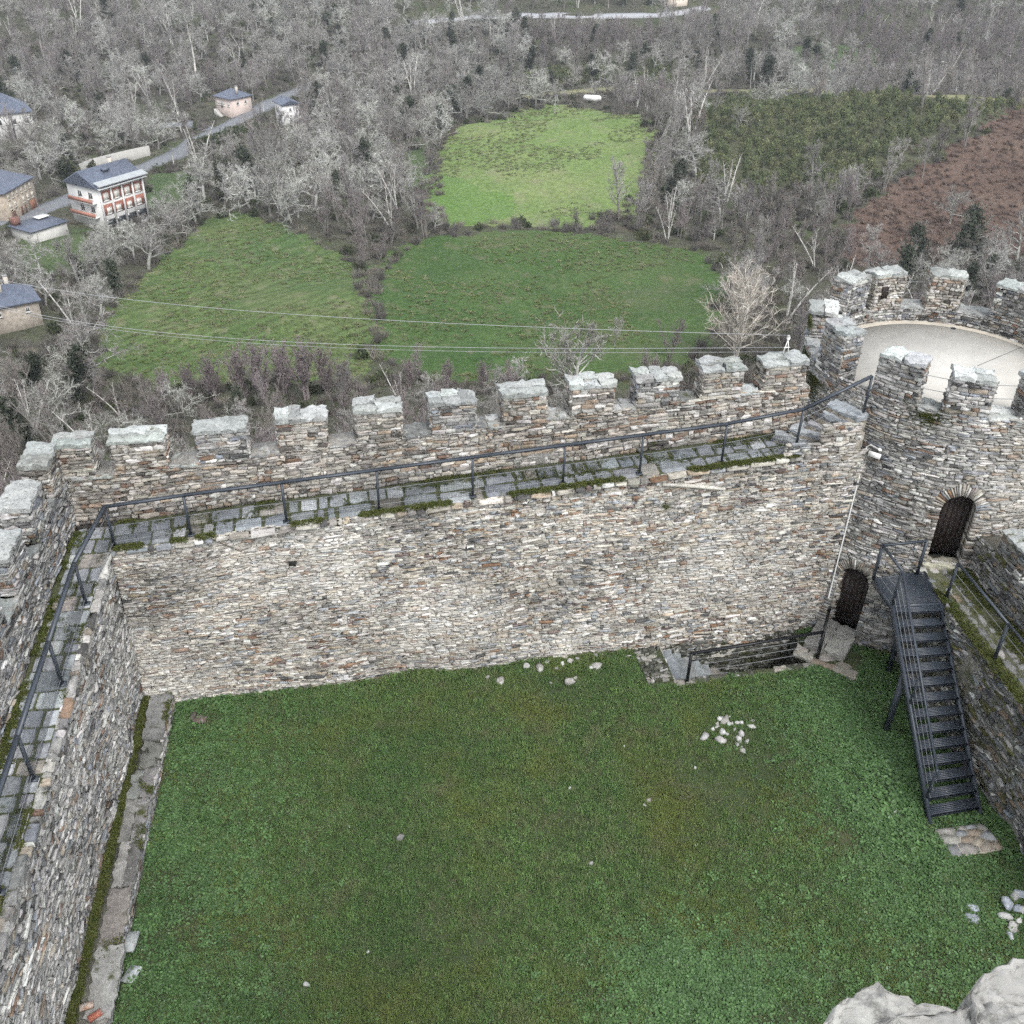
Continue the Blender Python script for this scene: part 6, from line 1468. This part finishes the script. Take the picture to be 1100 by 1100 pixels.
# ---------------------------------------------------------------- power lines, strung from the castle across the valley
hk=root('insulator_bracket',far(MERL[9],1.4,zw(MERL[9])+SILL+.95),'small white insulator bracket holding the power lines, on the last merlon before the tower','bracket')
o=np.array(hk.location); a=Acc(); 
for sx in (-1,1): bar(a,o+U*.08*sx-UP*.1,o+UP*.32,.02,.02,(.7,.7,.7))
bar(a,o-U*.07+UP*.1,o+U*.07+UP*.1,.025,.025,(.7,.7,.7)); ob('frame',a,M_WHITE,hk); a=Acc(); tube(a,[o+UP*.3,o+UP*.36,o+UP*.42],[.03,.05,.03],8,(.75,.75,.75)); ob('insulator',a,M_WHITE,hk)
M_CABLE=flat_mat('pale_cable',(.55,.56,.57),.5,.05,2,0)
def cable(px0,py0,d0,end,pxm,pym,label,rad):
    A_=EYE+ray(px0,py0)/np.hypot(*ray(px0,py0)[:2])*d0; B_=np.array(end,float); t=np.linspace(0,1,40)[:,None]
    base=A_*(1-t)+B_*t; lo,hi=0.,12.
    for _ in range(30):
        sag=(lo+hi)/2; c=(base-UP*(4*sag*t*(1-t))-EYE)@CM; u_,v_=c[:,0]/c[:,2]*F+550,c[:,1]/c[:,2]*F+550
        if np.interp(pxm,u_,v_)<pym: lo=sag
        else: hi=sag
    P=base-UP*(4*sag*t*(1-t)); a=Acc(); tube(a,P,rad*(t[:,0]*.6+(1-t[:,0])*1.6),4,(.42,.43,.44)); o=ob('power_cable',a,M_CABLE,loc=B_); tag(o,label,'cable')
o=np.array(hk.location)
cable(-60,287,95,o+UP*.42,400,343,'topmost thin power cable crossing the valley to the tower',.011)
cable(-60,312,95,o+UP*.1+U*.1,400,371,'lower power cable crossing the fields, upper of a close pair',.011)
cable(-60,314,95,o-UP*.02+U*.16,400,375,'lower power cable crossing the fields, lower of a close pair',.009)
# ================================================================== LIGHT
w=bpy.data.worlds.new('World'); S.world=w; w.use_nodes=True; nt=w.node_tree; nt.nodes.clear()
out=nt.nodes.new('ShaderNodeOutputWorld'); bg=nt.nodes.new('ShaderNodeBackground'); sk=nt.nodes.new('ShaderNodeTexSky'); sk.sky_type='NISHITA'; sk.sun_disc=False
EL,AZ=R_(52),R_(152)
sk.sun_elevation=EL; sk.sun_rotation=AZ; sk.air_density=1.; sk.dust_density=3.; sk.ozone_density=1.
hs=nt.nodes.new('ShaderNodeHueSaturation'); hs.inputs['Saturation'].default_value=.45
nt.links.new(sk.outputs[0],hs.inputs['Color']); mx=nt.nodes.new('ShaderNodeMix'); mx.data_type='RGBA'; mx.inputs[0].default_value=.6; mx.inputs[7].default_value=(4.8,4.9,5.05,1); nt.links.new(hs.outputs[0],mx.inputs[6]); nt.links.new(mx.outputs[2],bg.inputs['Color']); bg.inputs['Strength'].default_value=.13; nt.links.new(bg.outputs[0],out.inputs[0])
sl=bpy.data.lights.new('sun','SUN'); sl.energy=1.1; sl.angle=R_(22); sl.color=(1.,.985,.96)
so=bpy.data.objects.new('sun',sl); COL.objects.link(so)
# direction to the sun: azimuth measured like the sky texture (from +Y, clockwise)
dv=Vector((math.sin(AZ)*math.cos(EL),math.cos(AZ)*math.cos(EL),math.sin(EL))); so.rotation_euler=dv.to_track_quat('Z','Y').to_euler(); so.location=(0,-10,60)
S.view_settings.view_transform='Standard'; S.view_settings.look='None'; S.view_settings.gamma=1; S.view_settings.use_curve_mapping=False; S.view_settings.exposure=1.13
S.cycles.max_bounces=4; S.cycles.diffuse_bounces=2; S.cycles.volume_bounces=0; S.cycles.adaptive_threshold=.03; S.cycles.adaptive_min_samples=16; S.cycles.use_denoising=False

# ------------------------------------------------------------------ the air of the valley
a=Acc(); box8(a,[(-1700,-120,-75),(1700,-120,-75),(1700,1700,-75),(-1700,1700,-75),(-1700,-120,27.),(1700,-120,27.),(1700,1700,27.),(-1700,1700,27.)])
m=bpy.data.materials.new('valley_air'); m.use_nodes=True; nt=m.node_tree; nt.nodes.clear(); o_=nt.nodes.new('ShaderNodeOutputMaterial'); v=nt.nodes.new('ShaderNodeVolumePrincipled'); nt.links.new(v.outputs[0],o_.inputs['Volume'])
v.inputs['Color'].default_value=(.86,.91,1.,1); v.inputs['Density'].default_value=.0002
hz=ob('haze',a,m); tag(hz,kind='stuff')
